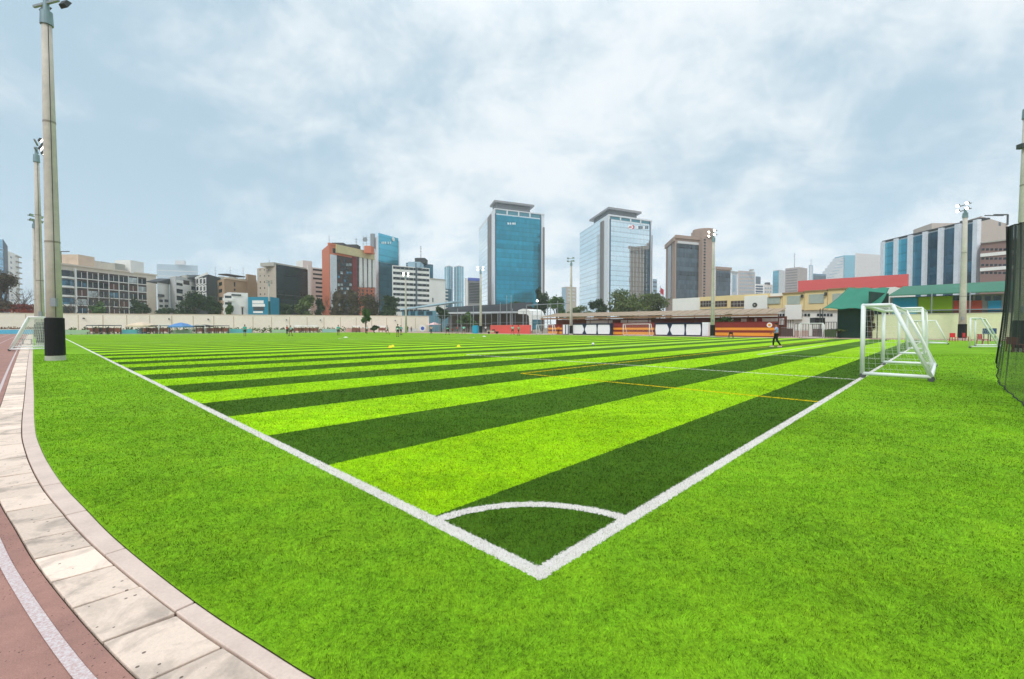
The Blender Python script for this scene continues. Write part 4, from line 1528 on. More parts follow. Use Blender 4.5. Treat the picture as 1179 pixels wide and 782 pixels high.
# on the near side of the wall
tree('round_tree', 'small round green tree on a short trunk before the cream wall', 416, 427, 357.5, 373, 118, L_GREEN, 61, n=900, clump=8)
tree('small_shrub', 'small dark shrub at the foot of the round green tree', 426, 437, 375, 384, 119, L_DARK, 62, 'shrub', n=400, clump=6)
# centre
tree('street_tree', 'tall dark tree before the right foot of the blue glass tower', 613, 634, 331, 366, 190, L_DARK, 63, n=1900, clump=12)
tree('street_tree', 'green tree right of the tall dark tree, below the tan tower', 630, 653, 341, 366, 182, L_GREEN, 64, n=1500)
tree('street_tree', 'round dark green tree at the left foot of the mirror glass tower', 678, 702, 345, 366, 170, L_DARK, 65, n=1500, clump=10)
tree('street_tree', 'broad olive tree before the mirror glass tower', 694, 744, 334, 366, 168, L_OLIVE, 66, n=3000, clump=16)
tree('street_tree', 'olive tree left of the brown tower', 730, 776, 337, 366, 166, L_OLIVE, 67, n=2600, clump=15)
tree('low_tree', 'low dark tree mass behind the chain link fence posts', 576, 620, 348, 366, 176, L_DARK, 68, n=1500, clump=12)
tree('low_tree', 'low olive bush behind the light pole left of the white sheds', 652, 684, 353, 368, 168, L_OLIVE, 69, n=1000, clump=10)
tree('low_tree', 'small tree behind the netting right of the teal roofed hall', 500, 517, 351, 368, 150, L_DARK, 70, n=800)
tree('low_tree', 'leafy green bush under the dark stand roof', 533, 546, 360, 375, 140, L_GREEN, 71, n=700)

# ------------------------------------------------------------------ far wall with hedge, boards, benches and stalls
WA, WB = gx(-70, 106), gx(494, 160)
fw = Face(WA, WB)
za, zb_ = zat(360.3, WA[1]), zat(364.2, WB[1])
r = thing('boundary_wall', 'long cream rendered wall along the far end of the pitch', 'wall', (*((WA + WB) / 2), 0))
n = fw.n
mb = MB().prism([WA, WB, WB - n * .4, WA - n * .4], [0] * 4, [za, zb_, zb_, za])
mb.build('wall', plain('wall_cream', (240, 230, 212), 0.9, 0.1, 0.12, fine=1.2), r)
mb = MB().prism([WA + n * .1, WB + n * .1, WB - n * .5, WA - n * .5], [za, zb_, zb_, za], [za + .12, zb_ + .12, zb_ + .12, za + .12])
mb.build('coping', plain('coping', (216, 200, 176), 0.9), r)
mb = MB()
for k in range(1, 24):
    fw.slab(mb, k / 24 - .0008, k / 24 + .0008, 0, min(za, zb_) - .15, -.02, .025)
mb.build('expansion_joint', plain('joint_grey', (196, 180, 156), .9), r)
for k, px in enumerate((97, 195, 240, 330, 369, 455)):
    t_ = fw.s_of(px)
    fw.slab(MB(), t_ - .0012, t_ + .0012, za - 1.2, za - .9, -.05, .5).build('wall_lamp', DKGREY, r)

VL = 129.5


def vpt(px, off=0.0):
    return on_v(px, VL + off)


def board(name, label, cat, a, b_, h, mat, off=0.0, group=None, z0=0.0, legs=True, trim=None):
    A, B = vpt(a, off), vpt(b_, off)
    r = thing(name, label, cat, (*((A + B) / 2), 0), group)
    MB().obox(A, B, .08, z0 + .08, h).build('panel', mat, r)
    mb = MB()
    nn = max(2, int(np.linalg.norm(B - A) / 3) + 1)
    for k in range(nn):
        p = A + (B - A) * k / (nn - 1)
        mb.box(p[0] - .05, p[0] + .05, p[1] - .02, p[1] + .10, 0, h + .05)
    mb.build('posts', trim or STEEL, r)
    return r


HED = leaf_mat('hedge_leaf', (84, 100, 50))
hn = 0
for a, b_, lab in ((48, 118, 'low clipped hedge along the foot of the cream wall, left part'), (118, 200, 'low hedge behind the benches and the blue gazebo'),
                   (200, 300, 'low hedge between the blue gazebo and the green light pole'), (300, 420, 'low hedge along the cream wall, right part')):
    A, B = on_v(a, 133), on_v(b_, 133)
    r = thing('low_hedge', lab, 'hedge', (*((A + B) / 2), 0), 'hedges at the foot of the wall')
    cl_ = []
    L = np.linalg.norm(B - A)
    for k in range(int(L / 1.6)):
        p = A + (B - A) * (k + .5) / int(L / 1.6)
        cl_.append((np.array([p[0], p[1], .8]), np.array([1.1, .5, .75 + .25 * rng.random()])))
    leaves('crown', cl_, int(L * 40), .24, HED, r, 80 + hn)
    hn += 1
# blue crash mat strip and its hedge at the far left
A, B = gx(-40, 104), gx(38, 104)
r = thing('blue_barrier', 'bright blue low barrier across the end of the pink track', 'barrier', (*((A + B) / 2), 0))
MB().obox(A, B, .3, 0, .95).build('panel', plain('cyan_paint', (88, 176, 206), 0.7), r)
MB().obox(A, B, .36, .95, 1.05).build('top_rail', OFFW, r)
r = thing('flower_hedge', 'low hedge with dry red flowers above the blue barrier', 'hedge', (*((A + B) / 2 + np.array([0, 2])), 0))
cl_ = [(np.array([A[0] + (B[0] - A[0]) * k / 12, A[1] + 2, 1.1]), np.array([1.1, .6, .6])) for k in range(13)]
leaves('crown', cl_, 900, .18, leaf_mat('dry_red_leaf', (128, 88, 56)), r, 90)

PGREEN = plain('pale_green_board', (176, 206, 168), 0.8)
TEALB = plain('teal_board', (106, 188, 190), 0.7)
BRICKR = plain('brick_red_board', (168, 104, 90), 0.8, 0.25, 1.5)
PINK = plain('pink_board', (214, 172, 160), 0.8)
NAVYB = plain('navy_board', (52, 78, 120), 0.7)
gB = 'low boards along the far end of the pitch'
board('pitch_board', 'pale green board nearest the thick light pole', 'board', 64, 103, .95, PGREEN, 0, gB)
board('pitch_board', 'teal board behind the left benches, below the beige canopy', 'board', 138, 158, 1.0, TEALB, 0.4, gB)
board('pitch_board', 'short blue and teal board at the right of the beige canopy', 'board', 160, 168.5, 1.2, plain('blue_teal_board', (64, 150, 176), 0.7), 0.4, gB)
board('pitch_board', 'pale green board left of the white post by the blue gazebo', 'board', 199, 221, .85, PGREEN, 0, gB)
board('pitch_board', 'teal board right of the brown benches before the green pole', 'board', 261, 290, 1.1, TEALB, 0.4, gB)
board('pitch_board', 'pale board directly right of the green light pole', 'board', 313, 331, .9, PGREEN, 0, gB)
board('pitch_board', 'pale teal board left of the player in the long green bib', 'board', 371, 388, 1.05, plain('pale_teal', (168, 204, 196), 0.8), 0.2, gB)
board('pitch_board', 'pink board under the small round tree', 'board', 398, 430, 1.2, PINK, 0.6, gB)
board('pitch_board', 'white board left of the round blue and white target', 'board', 459, 480, 1.2, OFFW, 0.6, gB)


def bench_set(px, label, seed, w=2.6, canopy=None):
    """slatted team bench with a back, on steel legs"""
    p = vpt(px, .2)
    d = UD
    r = thing('team_bench', label, 'bench', (p[0], p[1], 0), 'benches along the far end of the pitch')
    A, B = p - d * w / 2, p + d * w / 2
    n = -VD
    MB().prism([A, B, B + n * .42, A + n * .42], .43, .49).build('seat', BRICKR, r)
    MB().prism([A, B, B - n * .05, A - n * .05], .55, 1.35).build('backrest', BRICKR, r)
    for q in (A + d * .15, p, B - d * .15):
        mb = MB().bar((q[0], q[1], 0), (q[0], q[1], 1.5), .09)
        e = q + n * .4
        mb.bar((e[0], e[1], 0), (e[0], e[1], .44), .07).build('leg', DKGREY, r)
    A2, B2 = A - n * .3, B - n * .3
    MB().prism([A2, B2, B + n * .6, A + n * .6], [1.95, 1.95, 1.8, 1.8], [2.0, 2.0, 1.85, 1.85]).build('roof', canopy or DKGREY, r)
    for q in (A - n * .1, B - n * .1):
        MB().bar((q[0], q[1], 0), (q[0], q[1], 1.95), .06).build('roof_post', STEEL, r)
    return r


bx = [(109, 'first', None), (116, 'second', None), (123, 'third', None), (131, 'fourth', None), (171, 'fifth', None), (176.5, 'sixth', None), (188, 'seventh', None), (233, 'eighth', None), (241, 'ninth', None), (249, 'tenth', None), (257, 'eleventh', None),
      (344, 'twelfth', OFFW), (352, 'thirteenth', OFFW), (361, 'fourteenth', OFFW), (410, 'fifteenth', OFFW), (440, 'sixteenth', OFFW)]
for k, (px, w, c_) in enumerate(bx):
    bench_set(px, f'{w} roofed brown team bench from the left before the cream wall', k, canopy=c_)


def gazebo(px, label, mat, w, h0, h1, off=1.5, name='gazebo_tent'):
    p = vpt(px, off)
    r = thing(name, label, 'gazebo', (p[0], p[1], 0), 'gazebos and parasols at the pitch edge')
    v = [(p[0] - w, p[1] - w, h0), (p[0] + w, p[1] - w, h0), (p[0] + w, p[1] + w, h0), (p[0] - w, p[1] + w, h0), (p[0], p[1], h1)]
    k = .55
    mid = [(p[0] + sx * w * k, p[1] + sy * w * k, h0 + (h1 - h0) * .62) for sx, sy in ((-1, -1), (1, -1), (1, 1), (-1, 1))]
    val = [(a[0], a[1], a[2] - .28) for a in v[:4]]
    mb = MB().add(v + mid + val, [(0, 1, 6, 5), (1, 2, 7, 6), (2, 3, 8, 7), (3, 0, 5, 8), (5, 6, 4), (6, 7, 4), (7, 8, 4), (8, 5, 4), (9, 10, 1, 0), (10, 11, 2, 1), (11, 12, 3, 2), (12, 9, 0, 3)])
    mb.build('canopy', mat, r)
    for sx, sy in ((-1, -1), (1, -1), (1, 1), (-1, 1)):
        MB().bar((p[0] + sx * w * .96, p[1] + sy * w * .96, 0), (p[0] + sx * w * .96, p[1] + sy * w * .96, h0), .06).build('leg', STEEL, r)
    return r


gazebo(208.5, 'blue peaked gazebo before the cream wall', plain('blue_canvas', (92, 136, 190), 0.8), 1.75, 1.75, 2.65, -1.5)
gazebo(163, 'beige peaked gazebo above the teal board', plain('beige_canvas', (214, 192, 166), 0.8), 2.0, 1.9, 2.75)
#gazebo(116, 'pale cream gazebo over the leftmost brown benches', plain('cream_canvas', (226, 218, 196), 0.8), 2.0, 1.95, 2.6)
gazebo(236, 'dark flat gazebo right of the white post', plain('dark_canvas', (70, 58, 60), 0.8), 1.3, 1.9, 2.2, 1.0)
gazebo(227, 'dark gazebo between the blue gazebo and the other dark one', plain('dark_canvas', (1, 1, 1)), 1.2, 1.85, 2.15, 1.0)
# parasol near the wall's right end
p = on_v(500, 128)
r = thing('parasol', 'pale pink parasol near the right end of the cream wall', 'parasol', (p[0], p[1], 0), 'gazebos and parasols at the pitch edge')
m = MB()
N = 8
rim = [(p[0] + 2.6 * math.cos(k * 2 * math.pi / N), p[1] + 2.6 * math.sin(k * 2 * math.pi / N), 2.45) for k in range(N)]
m.add(rim + [(p[0], p[1], 3.4)], [(k, (k + 1) % N, N) for k in range(N)]).build('canopy', plain('pink_canvas', (232, 190, 186), 0.8), r)
MB().tube([(p[0], p[1], 0), (p[0], p[1], 3.4)], .05, 8).build('pole', STEEL, r)

# white posts with nets near the far end
# ------------------------------------------------------------------ teal roofed hall, dark roofed stand, fences in the middle
A, B = gx(463, 178), gx(517, 168)
r = thing('teal_roof_hall', 'low hall with a pale blue sloping roof behind the right end of the wall', 'hall', (*((A + B) / 2), 0))
f = Face(A, B)
MB().prism([A, B, B - f.n * 9, A - f.n * 9], 0, zat(358, 172)).build('wall', plain('hall_teal', (96, 138, 152), 0.6, 0.2, .4), r)
for k, (a, bb) in enumerate(((466, 470), (473, 478), (481, 488), (491, 498))):
    f.pslab(MB(), a, bb, 358.5, 363.5, -.05, .1).build('window', G_BLUE, r)
za_, zc_ = zat(357.2, 176), zat(348.3, 166)
MB().prism([A + f.n * 1.2, B + f.n * 1.2 + np.array([2.0, 0]), B - f.n * 10, A - f.n * 10], [za_, zc_, zc_ + .6, za_ + 1.2], [za_ + .6, zc_ + .5, zc_ + 1.1, za_ + 1.8]).build('roof', plain('pale_blue_roof', (176, 202, 214), 0.6), r)
# dark roofed stand
A, B = gx(503, 152), gx(604, 142)
r = thing('roofed_stand', 'long spectator stand with a black sloping roof and a pale fascia', 'grandstand', (*((A + B) / 2), 0))
f = Face(A, B)
zf = zat(360.0, 147)
MB().prism([A, B, B - f.n * 9, A - f.n * 9], [zf, zf, zf + 3.2, zf + 2.0], [zf + .25, zf + .25, zf + 3.6, zf + 2.4]).build('roof', plain('black_roof', (46, 46, 50), 0.8), r)
f.slab(MB(), 0, 1, zf - .3, zf + .25, -.1, .25).build('fascia', plain('pale_fascia', (190, 192, 196), 0.7), r)
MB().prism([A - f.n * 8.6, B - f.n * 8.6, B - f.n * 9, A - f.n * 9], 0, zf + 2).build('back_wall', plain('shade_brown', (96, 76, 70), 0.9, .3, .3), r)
for k in range(4):
    MB().prism([A - f.n * (3 + k * 1.4), B - f.n * (3 + k * 1.4), B - f.n * 9, A - f.n * 9], k * .45, k * .45 + .45).build('step', plain('stand_concrete', (150, 142, 134), 0.9, .2, .6), r)
for k in range(8):
    q = f.pt(.02 + k * .137, -.3)
    MB().tube([(q[0], q[1], 0), (q[0], q[1], zf)], .14, 8).build('post', STEEL, r)
# lawn-side wall pieces: green plants behind
tree('low_tree', 'green shrub row behind the teal drum', 527, 548, 362, 376, 137, L_GREEN, 72, 'shrub', n=900, clump=9)


def link_fence(name, label, a, b_, h, n_post, group, mesh_step=.5, rail=True):
    """chain link court fence from ground point a to b_"""
    a, b_ = np.array(a), np.array(b_)
    r = thing(name, label, 'fence', (*((a + b_) / 2), 0), group)
    for k in range(n_post):
        p = a + (b_ - a) * k / (n_post - 1)
        MB().tube([(p[0], p[1], 0), (p[0], p[1], h)], .06, 6).build('post', STEEL, r)
    mb = MB()
    for z in (.1, h / 2, h - .04):
        mb.tube([(a[0], a[1], z), (b_[0], b_[1], z)], .035, 5)
    mb.build('rails', STEEL, r)
    mb = MB()
    L = np.linalg.norm(b_ - a)
    d = (b_ - a) / L
    ns = int((L + h) / mesh_step)
    for k in range(ns):
        s0 = k * mesh_step - h
        for sg in (1, -1):
            t0, z0_ = (s0, 0.0) if sg > 0 else (s0, h)
            t1, z1_ = s0 + h, (h if sg > 0 else 0.0)
            if t0 < 0:
                z0_, t0 = z0_ + sg * (0 - t0), 0.0
            if t1 > L:
                z1_, t1 = z1_ - sg * (t1 - L), L
            if t1 - t0 < .05:
                continue
            p, q = a + d * t0, a + d * t1
            mb.tube([(p[0], p[1], z0_), (q[0], q[1], z1_)], .008, 3, cap=False)
    mb.build('wire_mesh', DKGREY, r)
    return r


gf = 'chain link fences at the far side'
link_fence('chain_fence', 'tall chain link fence from the wall end to the red wall', on_u(500, 78), on_u(566, 78), 5.0, 7, gf, .45)
link_fence('chain_fence', 'tall chain link fence standing behind the red wall', on_u(566, 79), on_u(634, 79), 5.4, 8, gf, .45)
# red wall
A, B = on_u(565, 77), on_u(611, 77)
r = thing('red_wall', 'low red painted wall in the middle of the far side', 'wall', (*((A + B) / 2), 0))
MB().obox(A, B, .25, 0, 2.0).build('wall', plain('coral_red', (222, 96, 88), 0.8, .1, .5), r)
MB().obox(A, B, .31, 2.0, 2.08).build('coping', plain('coral_trim', (232, 130, 118), 0.8), r)
# white arch shelter
A, B = gx(596.5, 140), gx(612, 136)
r = thing('arched_shelter', 'white curved shelter end above the red wall', 'shelter', (*((A + B) / 2), 0))
f = Face(A, B)
prof = [(0, 357.3), (.35, 355.6), (.7, 356.0), (.9, 358.5), (1.0, 362.5), (1.03, 368)]
top = [(*f.pt(t_, 0), f.z(py, t_)) for t_, py in prof]
bk = [(p[0] - f.n[0] * 6, p[1] - f.n[1] * 6, p[2]) for p in top]
n_ = len(top)
MB().add(top + bk, [(i, i + 1, n_ + i + 1, n_ + i) for i in range(n_ - 1)]).build('roof', OFFW, r)
low = [(*f.pt(0, 0), f.z(361.5, 0)), (*f.pt(.65, 0), f.z(361.8, .6)), (*f.pt(.8, 0), f.z(364, .8)), (*f.pt(.86, 0), 0.5), (*f.pt(1.03, 0), 0.5)]
MB().add(top + low[::-1], [(0, 1, 2, 3, 4, 5, 6, 7, 8, 9, 10)]).build('gable', OFFW, r)
# teal drum
p = on_u(547.5, 74)
r = thing('water_drum', 'teal upright water drum beside a light pole on the far side', 'drum', (p[0], p[1], 0))
MB().tube([(p[0], p[1], 0), (p[0], p[1], .6), (p[0], p[1], .62), (p[0], p[1], 1.9)], [.78, .78, .82, .78], 16).build('barrel', plain('drum_teal', (36, 160, 186), 0.5), r)
MB().tube([(p[0], p[1], 1.9), (p[0], p[1], 2.0)], [.74, .6], 16).build('lid', plain('drum_lid', (30, 120, 150), 0.5), r)

# ------------------------------------------------------------------ far side: sheds, striped walls, canopy, gym hall
NAVY = plain('navy_paint', (38, 50, 76), 0.6, .15, 1)
SHEDW = plain('shed_white', (236, 238, 240), 0.7, .06, .8)


def shed(label, a, b_, n_bay, u=74.0, h=2.15, end=0):
    A, B = on_u(a, u), on_u(b_, u)
    r = thing('panel_shed', label, 'shed', (*((A + B) / 2), 0), 'white panelled sheds on the far side')
    f = Face(A, B)
    MB().prism([A, B, B - f.n * 2, A - f.n * 2], 0, h).build('body', NAVY, r)
    MB().prism([A + f.n * .25, B + f.n * .25, B - f.n * 2.2, A - f.n * 2.2], h, h + .12).build('roof', NAVY, r)
    for k in range(n_bay):
        s0, s1 = k / n_bay, (k + 1) / n_bay
        g = .05 / n_bay
        w = s1 - s0
        m0 = (.13 * w if k % 2 else .03 * w)          # gaps pinch like an hour glass at every other joint
        m1 = (.03 * w if k % 2 else .13 * w) if k < n_bay - 1 else .03 * w
        m0 = .03 * w if k == 0 else m0
        # the panel swells at mid height so the dark gaps pinch like an hour glass
        out = [(s0 + m0 + g, .18), (s1 - m1 - g, .18), (s1 - g, h * .40), (s1 - g, h * .56), (s1 - m1 - g, h - .14), (s0 + m0 + g, h - .14), (s0 + g, h * .56), (s0 + g, h * .40)]
        fr_ = [(*f.pt(s_, .07), z) for s_, z in out]
        bk_ = [(*f.pt(s_, -.02), z) for s_, z in out]
        MB().add(fr_ + bk_, [tuple(range(8)), tuple(range(8, 16))[::-1]] + [(i, (i + 1) % 8, 8 + (i + 1) % 8, 8 + i) for i in range(8)]).build('panel', SHEDW, r)
    return r


shed('white panelled shed with navy frame beside the light pole, left one of two', 659, 703, 3)
shed('white panelled shed with navy frame before the gym hall, right one of two', 754, 808, 3)
A, B = on_u(648, 74), on_u(657.5, 74)
r = thing('white_cabinet', 'white cabinet with two dark stripes left of the left panelled shed', 'cabinet', (*((A + B) / 2), 0))
f = Face(A, B)
MB().prism([A, B, B - f.n * 2, A - f.n * 2], .1, 2.05).build('body', SHEDW, r)
for s_ in (.3, .62):
    f.slab(MB(), s_, s_ + .1, .12, 2.0, -.05, .05).build('stripe', NAVY, r)
MB().prism([A + f.n * .06, B + f.n * .06, B - f.n * 2, A - f.n * 2], .0, .1).build('plinth', NAVY, r)
A, B = on_u(808.5, 74), on_u(815.5, 74)
r = thing('white_cabinet', 'plain white cabinet between the right panelled shed and the light pole', 'cabinet', (*((A + B) / 2), 0))
f = Face(A, B)
MB().prism([A, B, B - f.n * 2, A - f.n * 2], .05, 2.3).build('body', SHEDW, r)
f.slab(MB(), .1, .9, .25, 2.1, -.05, .04).build('door', plain('shed_door', (226, 228, 232), .7), r)

MAROON = plain('maroon_paint', (128, 44, 40), 0.75, .12, .6)
ORANGE = plain('orange_paint', (232, 152, 52), 0.75, .1, .6)


def stripe_wall(label, a, b_, u=75.0, h=2.3, emblem=None):
    A, B = on_u(a, u), on_u(b_, u)
    r = thing('striped_wall', label, 'wall', (*((A + B) / 2), 0), 'striped walls on the far side')
    f = Face(A, B)
    MB().prism([A, B, B - f.n * .3, A - f.n * .3], 0, h).build('wall', MAROON, r)
    for z0, z1 in ((.12, .62), (1.02, 1.42)):
        f.slab(MB(), 0, 1, z0, z1, -.02, .02).build('orange_band', ORANGE, r)
    f.slab(MB(), -.001, 1.001, h, h + .07, -.35, .05).build('coping', plain('maroon_trim', (110, 36, 34), .8), r)
    if emblem:
        t_ = f.s_of(emblem)
        c_ = f.pt(t_, .03)
        d = f.d / f.L
        N = 20
        ring = lambda rad, o: [(c_[0] + d[0] * rad * math.cos(k * 2 * math.pi / N) + f.n[0] * o, c_[1] + d[1] * rad * math.cos(k * 2 * math.pi / N) + f.n[1] * o, 1.82 + rad * math.sin(k * 2 * math.pi / N)) for k in range(N)]
        a_, b2 = ring(.38, 0), ring(.38, .03)
        e = MB().add(a_ + b2, [tuple(range(N, 2 * N))] + [(k, (k + 1) % N, N + (k + 1) % N, N + k) for k in range(N)]).build('emblem', OFFW, r)
        a_, b2 = ring(.2, .03), ring(.2, .05)
        MB().add(a_ + b2, [tuple(range(N, 2 * N))] + [(k, (k + 1) % N, N + (k + 1) % N, N + k) for k in range(N)]).build('emblem_mark', ORANGE, e)
    return r


stripe_wall('maroon wall with orange stripes between the two panelled sheds', 703.5, 753.5)
stripe_wall('maroon wall with orange stripes and a round white emblem, behind the walking person', 816, 896, emblem=886)
stripe_wall('short maroon and orange wall left of the white cabinet with dark stripes', 631, 647.5, h=2.1)

# long canopy over the terrace
A, B = on_u(624, 78), on_u(896, 78)
r = thing('terrace_canopy', 'long beige sheet roof over the terrace behind the sheds', 'canopy', (*((A + B) / 2), 0))
f = Face(A, B)
zl, zr_ = zat(365.5, A[1]), zat(361.2, B[1])
zl2, zr2 = zat(361.5, A[1]) , zat(357.2, B[1])
CANO = plain('beige_sheet', (164, 142, 120), 0.8, .12, .4)
mb = MB()
NN = 60
for k in range(NN):                      # corrugated sheets
    t0, t1 = k / NN, (k + 1) / NN
    a0, a1 = f.pt(t0, .6), f.pt(t1 - .002, .6)
    c0, c1 = f.pt(t0, -5), f.pt(t1 - .002, -5)
    z0_, z1_ = zl + (zr_ - zl) * t0, zl + (zr_ - zl) * t1
    y0_, y1_ = z0_ + .95, z1_ + .95
    up = .03 * (k % 2)
    mb.prism([a0, a1, c1, c0], [z0_ + up, z1_ + up, y1_ + up, y0_ + up], [z0_ + .07 + up, z1_ + .07 + up, y1_ + .07 + up, y0_ + .07 + up])
mb.build('roof_sheet', CANO, r)
f.slab(MB(), 0, 1, min(zl, zr_) - .35, min(zl, zr_) - .02, .35, .5).build('fascia', plain('fascia_brown', (150, 112, 84), .8), r)
MB().prism([A - f.n * 5.2, B - f.n * 5.2, B - f.n * 5.4, A - f.n * 5.4], 0, 3.3).build('back_wall', plain('terrace_maroon', (112, 62, 52), .85, .3, .25), r)
for k, (a, b_) in enumerate(((820, 833), (842, 851), (858, 893), (660, 690), (700, 735))):
    t0, t1 = f.s_of(a), f.s_of(b_)
    f.slab(MB(), t0, t1, 1.9, 3.0, -5.15, -5.0).build('white_panel', OFFW, r)
for k in range(12):
    q = f.pt(k / 11, -.1)
    MB().bar((q[0], q[1], 0), (q[0], q[1], zl + (zr_ - zl) * k / 11), .12).build('post', plain('post_maroon', (96, 54, 46), .8), r)
for k, px in enumerate((856, 868)):
    t_ = f.s_of(px)
    f.slab(MB(), t_ - .008, t_ + .008, .0, 3.0, -3.2, -2.9).build('column', MAROON, r)
tree('potted_tree', 'flat topped green bush under the beige canopy', 826, 848, 360, 372, 76.5, L_GREEN, 73, 'bush', n=700, leafsize=.13)

# gym hall
GA, GB_ = on_u(774, 92), on_u(1030, 88)
r = thing('gym_hall', 'cream and white school hall with square windows behind the beige canopy', 'hall', (*((GA + GB_) / 2), 0))
f = Face(GA, GB_)
GCREAM = plain('gym_cream', (232, 206, 154), 0.85, .1, .3)
GWHITE = plain('gym_white', (236, 232, 224), 0.85, .1, .3)
tm = f.s_of(806)
zt0 = f.z(344, 0.02)
MB().prism([f.pt(0), f.pt(1), f.pt(1, -16), f.pt(0, -16)], 0, zt0).build('wall', GWHITE, r)
t9 = f.s_of(1030)
f.slab(MB(), f.s_of(806), f.s_of(886), f.z(355, f.s_of(840)), zt0 + .05, -.1, .25).build('upper_band', GCREAM, r)
f.slab(MB(), f.s_of(857.5), f.s_of(884), f.z(356, f.s_of(870)), zt0 - .25, .2, .4).build('white_panel', GWHITE, r)
for a, b_ in ((807, 820), (824, 837.5), (842, 857)):
    t_ = f.s_of((a + b_) / 2)
    w = f.slab(MB(), f.s_of(a), f.s_of(b_), f.z(353.3, t_), f.z(346.5, t_), .2, .32).build('window', plain('gym_window', (78, 62, 62), .4, .3, 1), r)
    mb = MB()
    for q in (.25, .5, .75):
        s_ = f.s_of(a) + (f.s_of(b_) - f.s_of(a)) * q
        f.slab(mb, s_ - .0007, s_ + .0007, f.z(353.3, t_), f.z(346.5, t_), .3, .38)
    f.slab(mb, f.s_of(a), f.s_of(b_), f.z(350, t_) - .04, f.z(350, t_) + .04, .3, .37)
    mb.build('frame', CONC, w)
# round clock-like vent
t_ = f.s_of(869.8)
c_ = f.pt(t_, .4)
d = f.d / f.L
zc_ = f.z(351.3, t_)
N = 18
ring = lambda rad, o: [(c_[0] + d[0] * rad * math.cos(k * 2 * math.pi / N) + f.n[0] * o, c_[1] + d[1] * rad * math.cos(k * 2 * math.pi / N) + f.n[1] * o, zc_ + rad * math.sin(k * 2 * math.pi / N)) for k in range(N)]
a_, b2 = ring(.42, 0), ring(.42, .1)
e = MB().add(a_ + b2, [tuple(range(N, 2 * N))] + [(k, (k + 1) % N, N + (k + 1) % N, N + k) for k in range(N)]).build('round_window', plain('vent_dark', (70, 72, 66), .5), r)
a_, b2 = ring(.14, .1), ring(.14, .14)
MB().add(a_ + b2, [tuple(range(N, 2 * N))] + [(k, (k + 1) % N, N + (k + 1) % N, N + k) for k in range(N)]).build('hub', CONC, e)
# stepped right part with big windows
steps = [(886, 901, 342.5, 342, 350), (901.5, 926, 338, 341, 350.5), (926.5, 953, 335.5, 339, 349.5), (953.5, 985, 333, 338, 349)]
for a, b_, py, w0, w1 in steps:
    t0, t1 = f.s_of(a), f.s_of(b_)
    t_ = (t0 + t1) / 2
    s_ = f.slab(MB(), t0, t1, f.z(357, t_), f.z(py, t_), -8, .35 + .1 * (b_ > 905)).build('bay', GCREAM, r)
    wa, wb_ = (884.5, 899) if a < 900 else (a + 5.5, b_ - 4)
    w = f.slab(MB(), f.s_of(wa), f.s_of(wb_), f.z(w1, t_), f.z(w0, t_), .3, .55).build('window', plain('gym_pane', (170, 178, 168), .3, .2, 2), s_)
    f.slab(MB(), t0, t1, f.z(py, t_), f.z(py, t_) + .18, -8.1, .7).build('cornice', plain('gym_trim', (160, 128, 100), .8), s_)
    if a > 900:
        q = f.s_of(b_ - 1.5)
        f.slab(MB(), q - .004, q + .004, f.z(py + 5, q), f.z(py + 1.5, q), .4, .9).build('floodlight', DKGREY, s_)
for a, b_ in ((897, 907), (914, 933), (940, 959)):
    n_ = 3 if b_ - a < 12 else 5
    for s0, s1 in spans(a, b_, n_, .3):
        f.pslab(MB(), s0, s1, 361.3, 364.2, -.05, .1).build('vent_window', G_DARK, r)
f.pslab(MB(), 905, 924, 351, 368, .1, .6).build('white_bay', GWHITE, r)
# red roof behind
RA, RB = on_u(918, 104), on_u(1045, 100)
fr_ = Face(RA, RB)
r = thing('red_roof_hall', 'hall with a long sloping red sheet roof behind the school hall', 'hall', (*((RA + RB) / 2), 0))
z0a, z0b, z1a, z1b = zat(335, RA[1]), zat(329, RB[1]), zat(323.5, RA[1] * 1.06), zat(315.5, RB[1] * 1.06)
MB().prism([RA, RB, RB * 1.06, RA * 1.06], [z0a - .3, z0b - .3, z1b - .3, z1a - .3], [z0a, z0b, z1b, z1a]).build('roof', plain('red_sheet', (172, 68, 64), .8, .1, .25), r)
MB().prism([RA * 1.004, RB * 1.004, RB * 1.058, RA * 1.058], [0] * 4, [z0a - .2, z0b - .2, z1b - .3, z1a - .3]).build('wall', GCREAM, r)

# green shade sail tent
TG = plain('green_tarp', (46, 124, 100), .75, .15, .5)
TGD = plain('dark_green_tarp', (40, 66, 58), .8, .2, .6)
a, b_, c_, d_ = on_u(947, 73.5), on_u(1010, 73.5), on_u(1023, 84), on_u(976, 84)
r = thing('green_tarp_tent', 'green tarpaulin awning sloping over a dark green tent wall', 'awning', (*((a + b_) / 2), 0))
N = 14
vs_, fs_ = [], []
for i in range(N + 1):
    for j in range(N + 1):
        s_, t_ = i / N, j / N
        lo = a + (b_ - a) * s_
        hi = d_ + (c_ - d_) * s_
        p_ = lo + (hi - lo) * t_
        zlo, zhi = zat(355.3, lo[1]), zat(331.5, hi[1])
        z_ = zlo + (zhi - zlo) * t_ - .25 * math.sin(math.pi * t_) * (1 + .4 * math.sin(s_ * 9)) + .08 * math.sin(s_ * 14 + t_ * 2)
        vs_.append((p_[0], p_[1], z_))
for i in range(N):
    for j in range(N):
        k = i * (N + 1) + j
        fs_.append((k, k + N + 1, k + N + 2, k + 1))
o = MB().add(vs_, fs_).build('tarpaulin', TG, r, smooth=True)
sol = o.modifiers.new('thickness', 'SOLIDIFY')
sol.thickness = .03
w0, w1 = on_u(964, 76.5), on_u(1000, 76.5)
MB().obox(w0, w1, .15, 0, zat(355.5, w0[1])).build('tent_wall', TGD, r)
e0, e1 = on_u(1000, 76.5), on_u(1022, 83)
MB().obox(e0, e1, .12, 0, zat(338, e1[1])).build('side_curtain', TGD, r)
